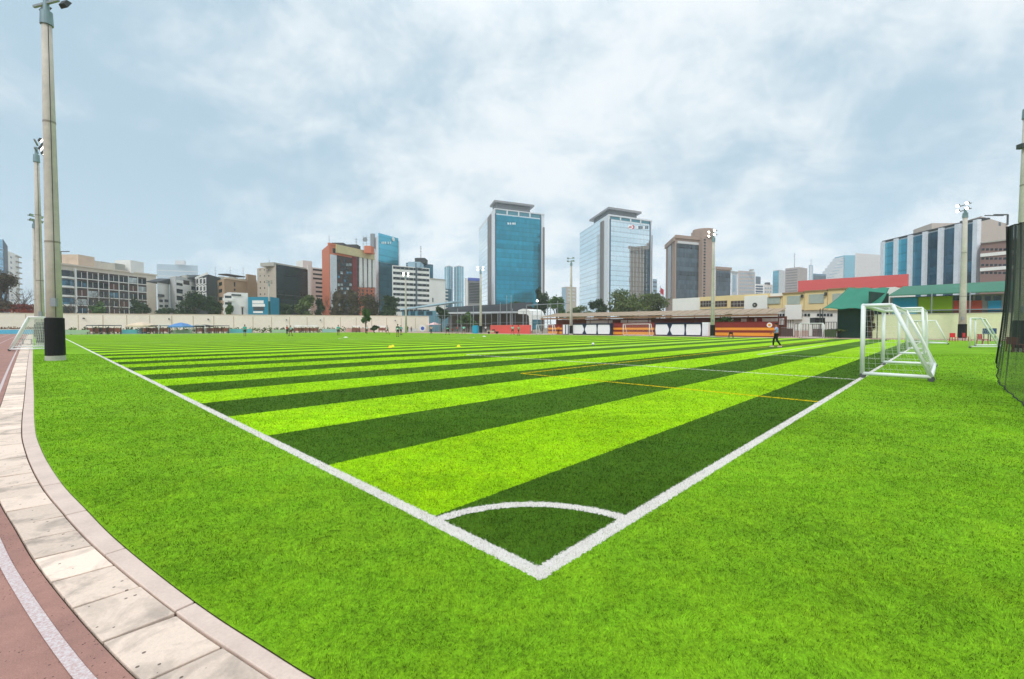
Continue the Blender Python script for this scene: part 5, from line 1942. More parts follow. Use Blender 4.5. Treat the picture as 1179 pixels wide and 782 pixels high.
for p_ in (a, b_, on_u(944, 74)):
    MB().tube([(p_[0], p_[1], 0), (p_[0], p_[1], zat(355.5, p_[1]))], .06, 6).build('post', DKGREY, r)

# railings and gate at the school hall
RAIL = plain('rail_dark', (66, 58, 58), .6)


def railing(label, a, b_, u, h, fill, n=6):
    A, B = on_u(a, u), on_u(b_, u)
    r = thing('mesh_gate', label, 'gate', (*((A + B) / 2), 0), 'mesh gates by the school hall')
    mb = MB()
    for k in range(n):
        p_ = A + (B - A) * k / (n - 1)
        mb.bar((p_[0], p_[1], 0), (p_[0], p_[1], h), .05)
    mb.build('bars', RAIL, r)
    MB().bar((*A, h), (*B, h), .07).build('top_rail', RAIL, r)
    MB().bar((*A, h * .55), (*B, h * .55), .05).build('mid_rail', STEEL, r)
    MB().obox(A, B, .03, .1, h * .5).build('panel', fill, r)
    return r


railing('dark mesh gate right of the striped wall end', 899, 913, 76, 2.6, plain('gate_fill_dark', (92, 74, 70), .8, .3, 2))
railing('pale brown sheet gate before the white hall', 915, 931, 76, 2.0, plain('gate_fill_tan', (176, 150, 138), .8, .2, 2))
railing('dark open gate left of the green tent', 936, 947, 75, 2.5, plain('gate_fill_dark', (1, 1, 1)))
railing('low mesh fence before the green tent with weeds behind', 948, 963, 75, 2.2, plain('weeds_green', (74, 92, 60), .9, .3, 3))
p = on_u(941, 78)
r = thing('air_unit', 'dark boxy cooling unit on a stand beside the green tent', 'cooler', (p[0], p[1], 0))
MB().box(p[0] - .8, p[0] + .8, p[1] - .5, p[1] + .5, 1.9, 2.9).build('casing', DKGREY, r)
MB().box(p[0] - .7, p[0] + .7, p[1] - .56, p[1] - .5, 2.0, 2.8).build('grille', BLACK, r)
for sx in (-.7, .7):
    MB().bar((p[0] + sx, p[1], 0), (p[0] + sx, p[1], 1.9), .08).build('leg', STEEL, r)
tree('weed_clump', 'low weeds at the foot of the green tent', 950, 985, 379, 388, 64, L_OLIVE, 74, 'weeds', n=500, leafsize=.1, clump=10)
tree('weed_clump', 'dark climbing plant at the left end of the pale green wall', 999, 1007, 357, 389, 61, L_BROWN, 75, 'plant', n=700, leafsize=.12, clump=8)

# pale green wall with the colour block building and green roof
A, B = on_u(1003, 76), on_u(1215, 76)
f = Face(A, B)
r = thing('pale_green_wall', 'pale green rendered wall behind the goals on the right', 'wall', (*((A + B) / 2), 0))
hw = 3.1
MB().prism([A, B, B - f.n * .3, A - f.n * .3], 0, hw).build('wall', plain('pale_green_render', (216, 224, 178), .9, .1, .35, fine=3), r)
MB().prism([A + f.n * .05, B + f.n * .05, B - f.n * .35, A - f.n * .35], hw, hw + .1).build('coping', plain('wall_coping', (196, 198, 170), .9), r)
A2, B2 = on_u(1024, 79.5), on_u(1210, 79.5)
f = Face(A2, B2)
r = thing('colour_block_hall', 'long hall with blue, lime and red wall panels under a green sheet roof', 'hall', (*((A2 + B2) / 2), 0))
zh = 5.6
MB().prism([A2, B2, B2 - f.n * 10, A2 - f.n * 10], 0, zh).build('wall', plain('hall_grey', (150, 146, 142), .85, .15, .5), r)
cols_ = [(1027.5, 1055.5, (60, 164, 200)), (1057, 1096, (152, 182, 30)), (1097, 1106, (196, 76, 58)), (1112, 1130, (188, 80, 64)), (1137, 1152, (52, 146, 182))]
for k, (a, b_, c3) in enumerate(cols_):
    t0, t1 = f.s_of(a), f.s_of(b_)
    hi = zh - .1 if k < 2 else f.z(346.5, t0)
    f.slab(MB(), t0, t1, 2.9, hi, -.05, .12).build(('blue_panel', 'lime_panel', 'red_panel', 'red_panel', 'blue_panel')[k], plain('panel_%d' % k, c3, .7, .08, .5), r)
for a, b_ in ((1097, 1104), (1112, 1119), (1122, 1129), (1133, 1140), (1143, 1152)):
    f.pslab(MB(), a, b_, 340.5, 346, -.05, .08).build('window', G_DARK, r)
f.pslab(MB(), 1056, 1160, 356.2, 357.4, .1, .4).build('rail', STEEL, r)
f.pslab(MB(), 1056, 1160, 359.0, 359.8, .1, .4).build('rail', DKGREY, r)
RA_, RB_ = on_u(1022, 77.8), on_u(1210, 77.8)
fr2 = Face(RA_, RB_)
zf0, zf1 = zat(340, RA_[1]), zat(340, RA_[1]) - .1
n = fr2.n
MB().prism([RA_, RB_, RB_ - n * 6, RA_ - n * 6 + np.array([1.6, 0])], [zf0 - .12, zf0 - .12, zf0 + 1.45, zf0 + 1.45], [zf0, zf0, zf0 + 1.6, zf0 + 1.6]).build('roof', plain('green_sheet', (64, 116, 94), .7, .15, .4), r)
for px in (1072, 1116):
    q = on_u(px, 77.5)
    MB().tube([(q[0], q[1], 0), (q[0], q[1], zf0)], .07, 6).build('post', STEEL, r)

# dark mesh band over the middle fence, with slim poles
for k, (px, py) in enumerate(((512, 352), (527, 356), (545, 351), (576, 349), (590, 356), (634, 351), (642, 347), (588.5, 341), (583.5, 341))):
    p = on_u(px, 84)
    r = thing('slim_post', f'slim pale steel post, {("first", "second", "third", "fourth", "fifth", "sixth", "seventh", "eighth", "ninth")[[0, 1, 2, 3, 6, 7, 8, 5, 4][k]]} from the left in the middle of the far side', 'post', (p[0], p[1], 0), 'slim posts on the far side')
    MB().tube([(p[0], p[1], 0), (p[0], p[1], zat(py, p[1]))], [.11, .07], 8).build('shaft', STEEL, r)
    MB().ball((p[0], p[1], zat(py, p[1])), .13, 8, 5).build('cap', STEEL, r)
# a lit globe lamp
p = on_u(618.5, 84)
r = thing('globe_lamp', 'lit round globe lamp on a slim post behind the red wall', 'lamp', (p[0], p[1], 0))
MB().tube([(p[0], p[1], 0), (p[0], p[1], zat(348, p[1]))], .07, 8).build('post', STEEL, r)
MB().ball((p[0], p[1], zat(346.5, p[1])), .24, 12, 8).build('globe', lamp_mat(), r)
# pipe frame over the fence
a, b_ = on_u(606, 83), on_u(657, 83)
r = thing('pipe_frame', 'long horizontal pipe on posts above the terrace left of the big light pole', 'frame', (*((a + b_) / 2), 0))
zp = zat(351.5, a[1])
MB().tube([(*a, zp), (*b_, zp)], .09, 8).build('beam', STEEL, r)
for s_ in (.0, .5, 1.0):
    q = a + (b_ - a) * s_
    MB().tube([(*q, 0), (*q, zp)], .08, 8).build('post', STEEL, r)
# blue flag on the mast near the brown tower
p = gx(760, 240)
r = thing('red_flag', 'small red flag on a mast left of the brown tower', 'flag', (p[0], p[1], 0))
MB().tube([(p[0], p[1], 0), (p[0], p[1], zat(329, 240))], .12, 8).build('mast', STEEL, r)
zt_ = zat(331, 240)
vs_ = []
for i in range(7):
    for j in range(5):
        vs_.append((p[0] + .12 + i * .28, p[1] + .25 * math.sin(i * 1.1 + j * .3), zt_ - j * .75 - i * .25))
MB().add(vs_, [(i * 5 + j, i * 5 + j + 1, (i + 1) * 5 + j + 1, (i + 1) * 5 + j) for i in range(6) for j in range(4)]).build('cloth', plain('flag_red', (190, 40, 56), .7), r)

# ------------------------------------------------------------------ floodlight poles
POLE_H = 15.3


def floodpole(label, px, Y, rad=.34, pad=True, lamps=4, face=None, top_py=None, paint=None, lit=True):
    p = gx(px, Y)
    H_ = zat(top_py, Y) if top_py is not None else POLE_H
    r = thing('floodlight_pole', label, 'light pole', (p[0], p[1], 0), 'floodlight poles round the pitch')
    rt = rad * .56
    rr = lambda z: rad + (rt - rad) * z / H_
    zc = H_ - 1.15
    MB().tube([(p[0], p[1], -.05), (p[0], p[1], H_ * .33), (p[0], p[1], H_ * .66), (p[0], p[1], zc)], [rad, rr(H_ * .33), rr(H_ * .66), rr(zc)], 20).build('shaft', paint or POLEC, r, smooth=True)
    MB().tube([(p[0], p[1], zc), (p[0], p[1], zc + .55), (p[0], p[1], zc + .6), (p[0], p[1], H_)], [rr(zc) + .05, rr(zc) + .03, rt * .7, rt * .55], 16).build('collar', plain('collar_steel', (132, 152, 158), .5, .2, 2, metal=.3), r)
    if pad:
        MB().tube([(p[0], p[1], .22), (p[0], p[1], .24), (p[0], p[1], 1.8), (p[0], p[1], 1.83)], [rad + .01, rad + .045, rad + .035, rad], 20).build('padding', BLACK, r)
        MB().tube([(p[0], p[1], -.02), (p[0], p[1], .2)], [rad + .05, rad + .04], 16).build('footing', CONC, r)
    # cast joints, a cable and a switch box
    mb = MB()
    for q in (.33, .66):
        mb.tube([(p[0], p[1], H_ * q - .04), (p[0], p[1], H_ * q + .04)], rr(H_ * q) + .008, 20)
    mb.build('joint_band', plain('joint_dark', (150, 142, 130), .85, .2, 2), r)
    dv = -p / np.linalg.norm(p)
    MB().tube([(p[0] + dv[0] * (rr(z_) + .012) + .06, p[1] + dv[1] * (rr(z_) + .012), z_) for z_ in (1.85, H_ * .5, zc)], .014, 6).build('cable', DKGREY, r)
    bx_ = p + dv * (rr(2.5) + .05)
    MB().box(bx_[0] - .11, bx_[0] + .11, bx_[1] - .06, bx_[1] + .06, 2.3, 2.65).build('switch_box', STEEL, r)
    if not lamps:
        return r, p, H_
    # cross arms with lamps aimed at the middle of the pitch
    ctr = UV(33, 45) if face is None else np.array(face)
    d = ctr - p
    d /= np.linalg.norm(d)
    s_ = np.array([-d[1], d[0]])
    for lv, z in enumerate((H_ - .25, H_ + .35)):
        A, B = p - s_ * .75, p + s_ * .75
        MB().bar((*A, z), (*B, z), .09).build('cross_arm', STEEL, r)
        for k in (-.6, .6):
            c = p + s_ * k + d * .22
            fw_ = np.array([d[0], d[1], -.55])
            fw_ /= np.linalg.norm(fw_)
            up = np.cross(np.array([s_[0], s_[1], 0]), fw_)
            up = up / np.linalg.norm(up)
            sd = np.array([s_[0], s_[1], 0])
            cc = np.array([c[0], c[1], z + .1])
            q = [cc + sd * a * .15 + up * b * .12 for a, b in ((-1, -1), (1, -1), (1, 1), (-1, 1))]
            fr_ = [cc + fw_ * .16 + sd * a * .20 + up * b * .165 for a, b in ((-1, -1), (1, -1), (1, 1), (-1, 1))]
            L_ = MB().add(q + fr_, [(0, 1, 2, 3), (4, 7, 6, 5), (0, 4, 5, 1), (1, 5, 6, 2), (2, 6, 7, 3), (3, 7, 4, 0)]).build('floodlight', DKGREY, r)
            gl_ = [cc + fw_ * .165 + sd * a * .175 + up * b * .14 for a, b in ((-1, -1), (1, -1), (1, 1), (-1, 1))]
            MB().add(gl_, [(0, 1, 2, 3)]).build('lens', lamp_mat() if lit else G_PALE, L_)
    return r, p, H_


floodpole('thick pale concrete light pole with a black padded foot, nearest on the left', 63, 19.3, .282)
floodpole('second light pole on the left, directly behind the thick padded one', 47.3, 35.0, .25)
floodpole('third and thinnest light pole on the left, behind the portable goal', 42.5, 58.0, .25, lit=False)
r, p, H_ = floodpole('light pole with a dark green lower half, standing before the black glass block', 310.5, 138, .30, pad=False, lit=False)
MB().tube([(p[0], p[1], 0), (p[0], p[1], 9.5)], [.34, .30], 14).build('green_paint', plain('pole_green', (40, 74, 66), .7), r)
c = MB()
c.ball((p[0] - 1.1, p[1] - .3, 4.0), (1.2, .5, .55), 10, 6).build('loudspeaker', plain('speaker_red', (120, 70, 62), .7), r)
MB().ball((p[0] - 1.1, p[1] - .3, 3.0), (1.1, .5, .5), 10, 6).build('loudspeaker', plain('speaker_green', (70, 96, 70), .7), r)
floodpole('lit light pole before the white ribbon window office', 467.5, 118, .28, pad=False)
floodpole('light pole beside the teal drum, before the left foot of the blue glass tower', 553.5, 107, .33)
floodpole('light pole before the tan tower, beside the white striped cabinet', 657.5, 93, .34, lit=False)
floodpole('lit light pole before the brown tower, at the left end of the striped emblem wall', 820.5, 67, .31)
floodpole('light pole with a black padded foot before the pale green wall on the right', 1108, 52.5, .36)
r, p, H_ = floodpole('thick pole cut by the right edge, behind the black net', 1177.5, 26.5, .40, top_py=113, lamps=0)
z = zat(168, p[1])
MB().bar((p[0] - .35, p[1], z), (p[0], p[1], z), .07).build('side_arm', DKGREY, r)
MB().box(p[0] - .52, p[0] - .28, p[1] - .16, p[1] + .16, z - .16, z + .1).build('side_lamp', DKGREY, r)

# ------------------------------------------------------------------ goals
GOALW = plain('goal_white', (244, 244, 242), .45, .05, 3, k=.95)
NETW = plain('net_white', (226, 226, 220), .7, .1, 5)


def net_panel(mb, a, b, c, d, step, r=.003, sag=.0):
    """strands over the quad a-b-c-d (a->b across, a->d down)"""
    a, b, c, d = [np.array(q, float) for q in (a, b, c, d)]
    nu = max(2, int(max(np.linalg.norm(b - a), np.linalg.norm(c - d)) / step))
    nv = max(2, int(max(np.linalg.norm(d - a), np.linalg.norm(c - b)) / step))
    nn = np.cross(b - a, d - a)
    nn /= np.linalg.norm(nn) + 1e-9
    pt = lambda s_, t_: (a * (1 - s_) + b * s_) * (1 - t_) + (d * (1 - s_) + c * s_) * t_ - nn * sag * math.sin(math.pi * s_) * math.sin(math.pi * t_)
    seg = 6
    for i in range(nu + 1):
        mb.tube([pt(i / nu, k / seg) for k in range(seg + 1)], r, 3, cap=False)
    for j in range(nv + 1):
        mb.tube([pt(k / seg, j / nv) for k in range(seg + 1)], r, 3, cap=False)


def goal(label, base, mdir, w, h, ddir, dep_top, dep, name='football_goal', step=.16, pr=.05, wheels=True, net=True, sr=.003, group='goals'):
    """frame goal: mouth from base along mdir, depth along ddir"""
    base, m, d = np.array(base, float), np.array(mdir, float), np.array(ddir, float)
    m, d = m / np.linalg.norm(m), d / np.linalg.norm(d)
    r = thing(name, label, 'goal', (base[0], base[1], 0), group)
    z0 = pr + (.07 if wheels else .0)
    P3 = lambda q, z: (q[0], q[1], z)
    A, B = base, base + m * w
    At, Bt, Ab, Bb = A + d * dep_top, B + d * dep_top, A + d * dep, B + d * dep
    for q in (A, B):
        MB().tube([P3(q, z0), P3(q, h)], pr, 12).build('post', GOALW, r, smooth=True)
    MB().tube([P3(A, h), P3(B, h)], pr, 12).build('crossbar', GOALW, r, smooth=True)
    for q, qt, qb in ((A, At, Ab), (B, Bt, Bb)):
        MB().tube([P3(q, h), P3(qt, h)], pr * .9, 10).build('top_bar', GOALW, r, smooth=True)
        MB().tube([P3(qt, h), P3(qb, z0)], pr * .9, 10).build('back_stay', GOALW, r, smooth=True)
        MB().tube([P3(q, z0), P3(qb, z0)], pr * .9, 10).build('base_bar', GOALW, r, smooth=True)
    MB().tube([P3(Ab, z0), P3(Bb, z0)], pr * .9, 10).build('rear_bar', GOALW, r, smooth=True)
    MB().tube([P3(At, h), P3(Bt, h)], pr * .6, 8).build('rear_top_bar', GOALW, r, smooth=True)
    if wheels:
        for q in (A + d * .02, B + d * .02, Ab, Bb):
            w_ = q
            MB().tube([(w_[0] - m[0] * .03, w_[1] - m[1] * .03, .075), (w_[0] + m[0] * .03, w_[1] + m[1] * .03, .075)], .075, 14).build('wheel', plain('wheel_grey', (92, 92, 92), .6), r)
    if net:
        mb = MB()
        net_panel(mb, P3(A, h), P3(B, h), P3(Bt, h), P3(At, h), step, sr, .04)
        net_panel(mb, P3(At, h), P3(Bt, h), P3(Bb, z0), P3(Ab, z0), step, sr, .10)
        for q, qt, qb in ((A, At, Ab), (B, Bt, Bb)):
            net_panel(mb, P3(q, h), P3(qt, h), P3(qb, z0), P3(q, z0), step, sr, .02)
        mb.build('net', NETW, r)
    return r


goal('white portable goal with wheels standing on the near goal line', G(992.5, 435)[:2], UD, 5.9, 2.02, -VD, .62, 1.42, step=.15, pr=.055, sr=.0022)
goal('tall full size white goal directly behind the near portable goal', UV(29.84, 0.1), UD, 7.32, 2.44, -VD, .9, 1.0, step=.2, pr=.06, wheels=False, sr=.003)
g3 = G(1064, 396.5)[:2]
goal('small white portable goal between the full size goal and the pale green wall', g3, (.45, 1), 4.0, 2.0, (1, -.55), .7, 1.5, step=.2, sr=.004)
g4 = G(1116.5, 401)[:2]
goal('white portable goal left of the black net on the right', g4, G(1126.5, 397.5)[:2] - g4, 4.5, 2.05, (1.0, -.05), .7, 1.9, step=.2, sr=.003)
goal('white portable goal beside the track, behind the thick padded pole', G(53.5, 403.5)[:2], VD, 5.0, 2.05, -UD + VD * .12, .75, 1.55, step=.1, sr=.006)
goal('white goal frame before the striped wall between the panelled sheds', on_u(717.5, 69.5), VD * -1, 5.0, 2.05, UD, .6, 1.4, step=.22, sr=.004)
goal('white goal frame before the tan sheet gate, right of the walking person', on_u(921, 69.8), -VD, 2.6, 2.0, UD, .5, 1.2, step=.2, sr=.004, pr=.045)
goal('small white goal frame before the red wall, left of the short striped wall', on_u(617.5, 70.5), -VD, 4.4, 2.0, UD, .6, 1.3, step=.22, sr=.005)
goal('small white goal at the far end, beside the blue gazebo', on_v(183, 128.8), UD, 3.0, 2.0, VD, .6, 1.2, step=.22, sr=.006)
goal('small white goal at the far end, right of the blue gazebo', on_v(219, 128.8), UD, 3.0, 2.0, VD, .6, 1.2, step=.22, sr=.006)

# a hurdle lying across the track edge
p0, p1 = G(18, 396.5)[:2], G(37, 396.5)[:2]
r = thing('track_hurdle', 'thin dark bar on a low stand across the track edge by the portable goal', 'hurdle', (*((p0 + p1) / 2), 0))
MB().tube([(*p0, .42), (*p1, .42)], .03, 8).build('bar', DKGREY, r)
for s_ in (.45, .98):
    q = p0 + (p1 - p0) * s_
    MB().tube([(*q, 0), (*q, .42)], .03, 6).build('leg', DKGREY, r)
    MB().box(q[0] - .12, q[0] + .12, q[1] - .3, q[1] + .3, -.0, .04).build('foot', BLACK, r)

# ------------------------------------------------------------------ black ball-stop net at the right
m_net, t, b = new_mat('black_netting')
out = [n for n in t.nodes if n.type == 'OUTPUT_MATERIAL'][0]
uvn = nd(t, 'ShaderNodeUVMap')
su = nd(t, 'ShaderNodeSeparateXYZ')
lk(t, uvn.outputs[0], su.inputs[0])
CELL = 0.045


def strand(sock, wdt):
    fr_ = mth(t, 'FRACT', mth(t, 'DIVIDE', sock, CELL))
    return mth(t, 'LESS_THAN', fr_, wdt)


dg1 = mth(t, 'ADD', su.outputs[0], su.outputs[1])
dg2 = mth(t, 'SUBTRACT', su.outputs[0], su.outputs[1])
geo = nd(t, 'ShaderNodeNewGeometry')
# the netting is doubled over towards the top rope
wd = mth(t, 'ADD', .24, mth(t, 'MULTIPLY', mth(t, 'DIVIDE', su.outputs[1], 3.2, clamp=True), .36))
grid = mth(t, 'MAXIMUM', strand(dg1, wd), strand(dg2, wd))
trn = nd(t, 'ShaderNodeBsdfTransparent')
mx = nd(t, 'ShaderNodeMixShader')
b.inputs['Base Color'].default_value = (.018, .022, .02, 1)
b.inputs['Roughness'].default_value = .8
lk(t, grid, mx.inputs[0])
lk(t, trn.outputs[0], mx.inputs[1])
lk(t, b.outputs[0], mx.inputs[2])
lk(t, mx.outputs[0], out.inputs['Surface'])

# hanging curtain of netting, gathered into folds towards its free edge
n_top = [(1160.5, 262, 12.0), (1163, 261, 11.5), (1170, 258.5, 10.4), (1182, 255, 9.0), (1215, 246, 7.2)]
n_low = [(1147.5, 418, 12.0), (1150, 447, 11.2), (1160, 471, 9.6), (1182, 489, 7.6), (1215, 508, 6.0)]


def pt3(px, py, Y):
    d_ = ray(px, py)
    return d_ / d_[1] * Y + np.array([0, 0, EYE])


def lerp_list(L_, s_):
    x = s_ * (len(L_) - 1)
    i = min(int(x), len(L_) - 2)
    return np.array(L_[i]) + (np.array(L_[i + 1]) - np.array(L_[i])) * (x - i)


NS, NT = 220, 26
r = thing('ball_net', 'black ball stop net hanging in folds at the right edge', 'net', (*gx(1172, 9.5), 0))
rl = np.array(r.location)
vs_, fs_, uv_ = [], [], []
acc = 0.0
cols_pts = []
for i in range(NS + 1):
    s_ = i / NS
    tp, lw = pt3(*lerp_list(n_top, s_)), pt3(*lerp_list(n_low, s_))
    lw[2] = max(lw[2], .03)
    colp = []
    for j in range(NT + 1):
        t_ = j / NT
        q = tp + (lw - tp) * t_
        fold = math.sin(s_ * 95 + t_ * 1.3 * math.sin(s_ * 30)) * (.10 * (1 - s_) + .05) * (1 - .55 * t_)
        f2 = math.sin(s_ * 41 + t_ * 2.0) * .07 * (1 - .4 * t_)
        q = q + np.array([.55, .25, 0]) * fold + np.array([.2, .6, 0]) * f2
        q[0] += .10 * math.sin(t_ * math.pi) * (1 - s_)
        colp.append(q)
    cols_pts.append(colp)
us = [0.0]
for i in range(NS):
    us.append(us[-1] + float(np.linalg.norm(cols_pts[i + 1][NT // 2] - cols_pts[i][NT // 2])))
me = bpy.data.meshes.new('netting')
V_ = [tuple(q - rl) for c_ in cols_pts for q in c_]
F_ = [(i * (NT + 1) + j, (i + 1) * (NT + 1) + j, (i + 1) * (NT + 1) + j + 1, i * (NT + 1) + j + 1) for i in range(NS) for j in range(NT)]
me.from_pydata(V_, [], F_)
ul = me.uv_layers.new(name='UVMap')
for lp in me.loops:
    vi = lp.vertex_index
    i, j = divmod(vi, NT + 1)
    zt_, zb_ = cols_pts[i][0][2], cols_pts[i][NT][2]
    ul.data[lp.index].uv = (us[i], zt_ - (zt_ - zb_) * j / NT)
me.materials.append(m_net)
o = bpy.data.objects.new('netting', me)
COL.objects.link(o)
o.parent = r
MB().tube([c_[0] for c_ in cols_pts[::4]], .012, 6).build('top_rope', BLACK, r)
MB().tube([c_[NT] for c_ in cols_pts[::2]], .012, 6).build('hem_rope', BLACK, r)
MB().tube([q for q in cols_pts[0]], .02, 6).build('edge_rope', BLACK, r)

# ------------------------------------------------------------------ people
SKIN = plain('skin', (150, 104, 80), .6, .1, 6)
HAIR = plain('dark_hair', (30, 26, 24), .7, .2, 20)


def skin_mesh(name, verts, edges, radii, mat, parent, sub=1):
    me = bpy.data.meshes.new(name)
    me.from_pydata([tuple(v) for v in verts], edges, [])
    me.materials.append(mat)
    o = bpy.data.objects.new(name, me)
    COL.objects.link(o)
    o.parent = parent
    md = o.modifiers.new('skin', 'SKIN')
    md.use_smooth_shade = True
    for i, rr in enumerate(radii):
        sv = me.skin_vertices[0].data[i]
        sv.radius = rr if hasattr(rr, '__len__') else (rr, rr)
        sv.use_root = (i == 0)
    if sub:
        sd = o.modifiers.new('subdivision', 'SUBSURF')
        sd.levels = sub
        sd.render_levels = sub
    return o


def person(label, px, py, height, face, shirt, bottom, pose='stand', long_legs=False, bib=None, shoes=(40, 40, 44), base_xy=None, sleeves=True):
    """one figure; face = heading in degrees (0 looks away from the camera, 180 towards it)"""
    p = G(px, py)[:2] if base_xy is None else np.array(base_xy)
    r = thing('person', label, 'person', (p[0], p[1], 0), 'people on the pitch')
    k = height * 1.10 / 1.75
    a = math.radians(face)
    ca, sa = math.cos(a), math.sin(a)

    def T(x, y, z):
        # x right of the figure, y forward
        return (k * (x * ca + y * sa), k * (-x * sa + y * ca), k * z)
    J = dict(pelvis=(0, 0, .95), waist=(0, 0, 1.08), chest=(0, 0, 1.30), neck=(0, .01, 1.47), chin=(0, .03, 1.545), head=(0, .03, 1.64), crown=(0, .02, 1.70))
    for sgn, nm in ((-1, 'L'), (1, 'R')):
        J['sh' + nm] = (.18 * sgn, 0, 1.40)
        J['el' + nm] = (.25 * sgn, -.02, 1.13)
        J['wr' + nm] = (.26 * sgn, .08, .90)
        J['hp' + nm] = (.095 * sgn, 0, .90)
        J['kn' + nm] = (.11 * sgn, .02, .50)
        J['an' + nm] = (.115 * sgn, -.02, .085)
        J['to' + nm] = (.125 * sgn, .15, .035)
    if pose == 'walk':
        J.update(knR=(.10, .16, .52), anR=(.10, .18, .09), toR=(.11, .34, .05), knL=(-.10, -.05, .50), anL=(-.10, -.28, .12), toL=(-.10, -.15, .04),
                 elR=(.25, -.16, 1.16), wrR=(.24, -.06, .94), elL=(-.25, .10, 1.15), wrL=(-.22, .28, 1.02))
    if pose == 'run':
        J.update(knR=(.10, .34, .66), anR=(.10, .14, .30), toR=(.11, .28, .22), knL=(-.10, -.10, .50), anL=(-.10, -.36, .16), toL=(-.10, -.26, .05),
                 elR=(.26, -.24, 1.20), wrR=(.22, -.04, 1.10), elL=(-.26, .14, 1.18), wrL=(-.20, .32, 1.26))
        for q in ('chest', 'neck', 'chin', 'head', 'crown', 'shL', 'shR', 'waist'):
            x, y, z = J[q]
            J[q] = (x, y + .10 * (z - .95) / .7, z)
    if pose == 'wide':
        J.update(knR=(.22, .04, .50), anR=(.32, -.02, .085), toR=(.36, .13, .035), knL=(-.18, .02, .50), anL=(-.24, -.02, .085), toL=(-.28, .13, .035),
                 elR=(.36, .02, 1.20), wrR=(.46, .16, 1.04), elL=(-.34, 0, 1.18), wrL=(-.42, .14, 1.0))
    if pose == 'hips':
        J.update(elR=(.38, -.06, 1.16), wrR=(.20, .06, 1.0), elL=(-.38, -.06, 1.16), wrL=(-.20, .06, 1.0))
    if pose == 'reach':
        J.update(elR=(.30, .16, 1.38), wrR=(.30, .38, 1.50), elL=(-.26, .05, 1.14), wrL=(-.25, .22, 1.0))
    if pose == 'sit':
        dz = -.47
        for q in list(J):
            if q[:2] not in ('kn', 'an', 'to'):
                x, y, z = J[q]
                J[q] = (x, y, z + dz)
        J.update(knR=(.12, .42, .47), knL=(-.12, .42, .47), anR=(.12, .42, .085), anL=(-.12, .42, .085), toR=(.13, .58, .035), toL=(-.13, .58, .035),
                 wrR=(.18, .30, .55), wrL=(-.18, .30, .55), elR=(.25, .02, .68), elL=(-.25, .02, .68))
    if pose == 'bend':
        for q in ('waist', 'chest', 'neck', 'chin', 'head', 'crown', 'shL', 'shR', 'elL', 'elR', 'wrL', 'wrR'):
            x, y, z = J[q]
            h_ = z - .95
            J[q] = (x, y + h_ * .75, .95 + h_ * .62)
        J.update(elR=(.24, .36, .92), elL=(-.24, .36, .92), wrR=(.20, .44, .68), wrL=(-.20, .44, .68))
    order = ['pelvis', 'waist', 'chest', 'neck', 'chin', 'head', 'crown']
    rad = {'pelvis': (.125, .095), 'waist': (.115, .085), 'chest': (.15, .10), 'neck': .055, 'chin': .065, 'head': .088, 'crown': .06}
    V, E, R, idx = [], [], [], {}

    def add(nm, pos, rr, frm):
        idx[nm] = len(V)
        V.append(T(*pos))
        R.append(tuple(q * k for q in rr) if hasattr(rr, '__len__') else (rr * k, rr * k))
        if frm is not None:
            E.append((idx[frm], idx[nm]))
    prev = None
    for q in order:
        add(q, J[q], rad[q], prev)
        prev = q
    for nm in 'LR':
        add('sh' + nm, J['sh' + nm], .055, 'chest')
        add('el' + nm, J['el' + nm], .040, 'sh' + nm)
        add('wr' + nm, J['wr' + nm], .027, 'el' + nm)
        e_, w_ = np.array(J['el' + nm]), np.array(J['wr' + nm])
        d_ = (w_ - e_) / np.linalg.norm(w_ - e_)
        palm = w_ + d_ * .07
        add('pa' + nm, palm, (.034, .022), 'wr' + nm)
        sgn = -1 if nm == 'L' else 1
        inw = np.array([-sgn, 0.0, 0.0])
        fwd = np.cross(d_, inw)
        for fi, (o_, ln) in enumerate(((-.03, .055), (-.01, .068), (.01, .072), (.03, .062))):
            b1 = palm + fwd * o_ + d_ * .02
            add(f'f{fi}a' + nm, b1 + d_ * ln * .5, .009, 'pa' + nm)
            add(f'f{fi}b' + nm, b1 + d_ * ln + inw * .018, .007, f'f{fi}a' + nm)
        add('tha' + nm, w_ + d_ * .03 + fwd * .045, .011, 'wr' + nm)
        add('thb' + nm, w_ + d_ * .075 + fwd * .06, .008, 'tha' + nm)
        add('hp' + nm, J['hp' + nm], .085, 'pelvis')
        add('kn' + nm, J['kn' + nm], .058, 'hp' + nm)
        add('an' + nm, J['an' + nm], .038, 'kn' + nm)
        add('to' + nm, J['to' + nm], .034, 'an' + nm)
    skin_mesh('body', V, E, R, SKIN, r, 1)
    # face: nose and ears sit on the head
    loc = np.array([p[0], p[1], 0.0])
    hx = np.array(T(*J['head'])) + loc
    fd = np.array(T(0, 1, 0)) / k
    rt = np.array(T(1, 0, 0)) / k
    fm = MB()
    fm.ball(hx + fd * .095 * k + np.array([0, 0, -.005 * k]), .016 * k, 6, 4)
    for sg in (-1, 1):
        fm.ball(hx + rt * sg * .09 * k, (.014 * k, .014 * k, .028 * k), 6, 4)
    fm.build('nose_and_ears', SKIN, r, smooth=True)
    em = MB()
    for sg in (-1, 1):
        em.ball(hx + fd * .086 * k + rt * sg * .033 * k + np.array([0, 0, .018 * k]), .011 * k, 6, 4)
    em.ball(hx + fd * .086 * k + np.array([0, 0, -.048 * k]), (.02 * k, .012 * k, .006 * k), 6, 4)
    em.build('eyes_and_mouth', HAIR, r, smooth=True)
    hm = MB()
    hm.ball(hx + np.array([0, 0, .045 * k]) - fd * .022 * k, (.100 * k, .102 * k, .082 * k), 12, 8)
    hm.build('hair', HAIR, r, smooth=True)
    # shirt
    sm = plain('cloth_%d_%d_%d' % shirt, shirt, .8, .15, 4)
    V, E, R, idx = [], [], [], {}
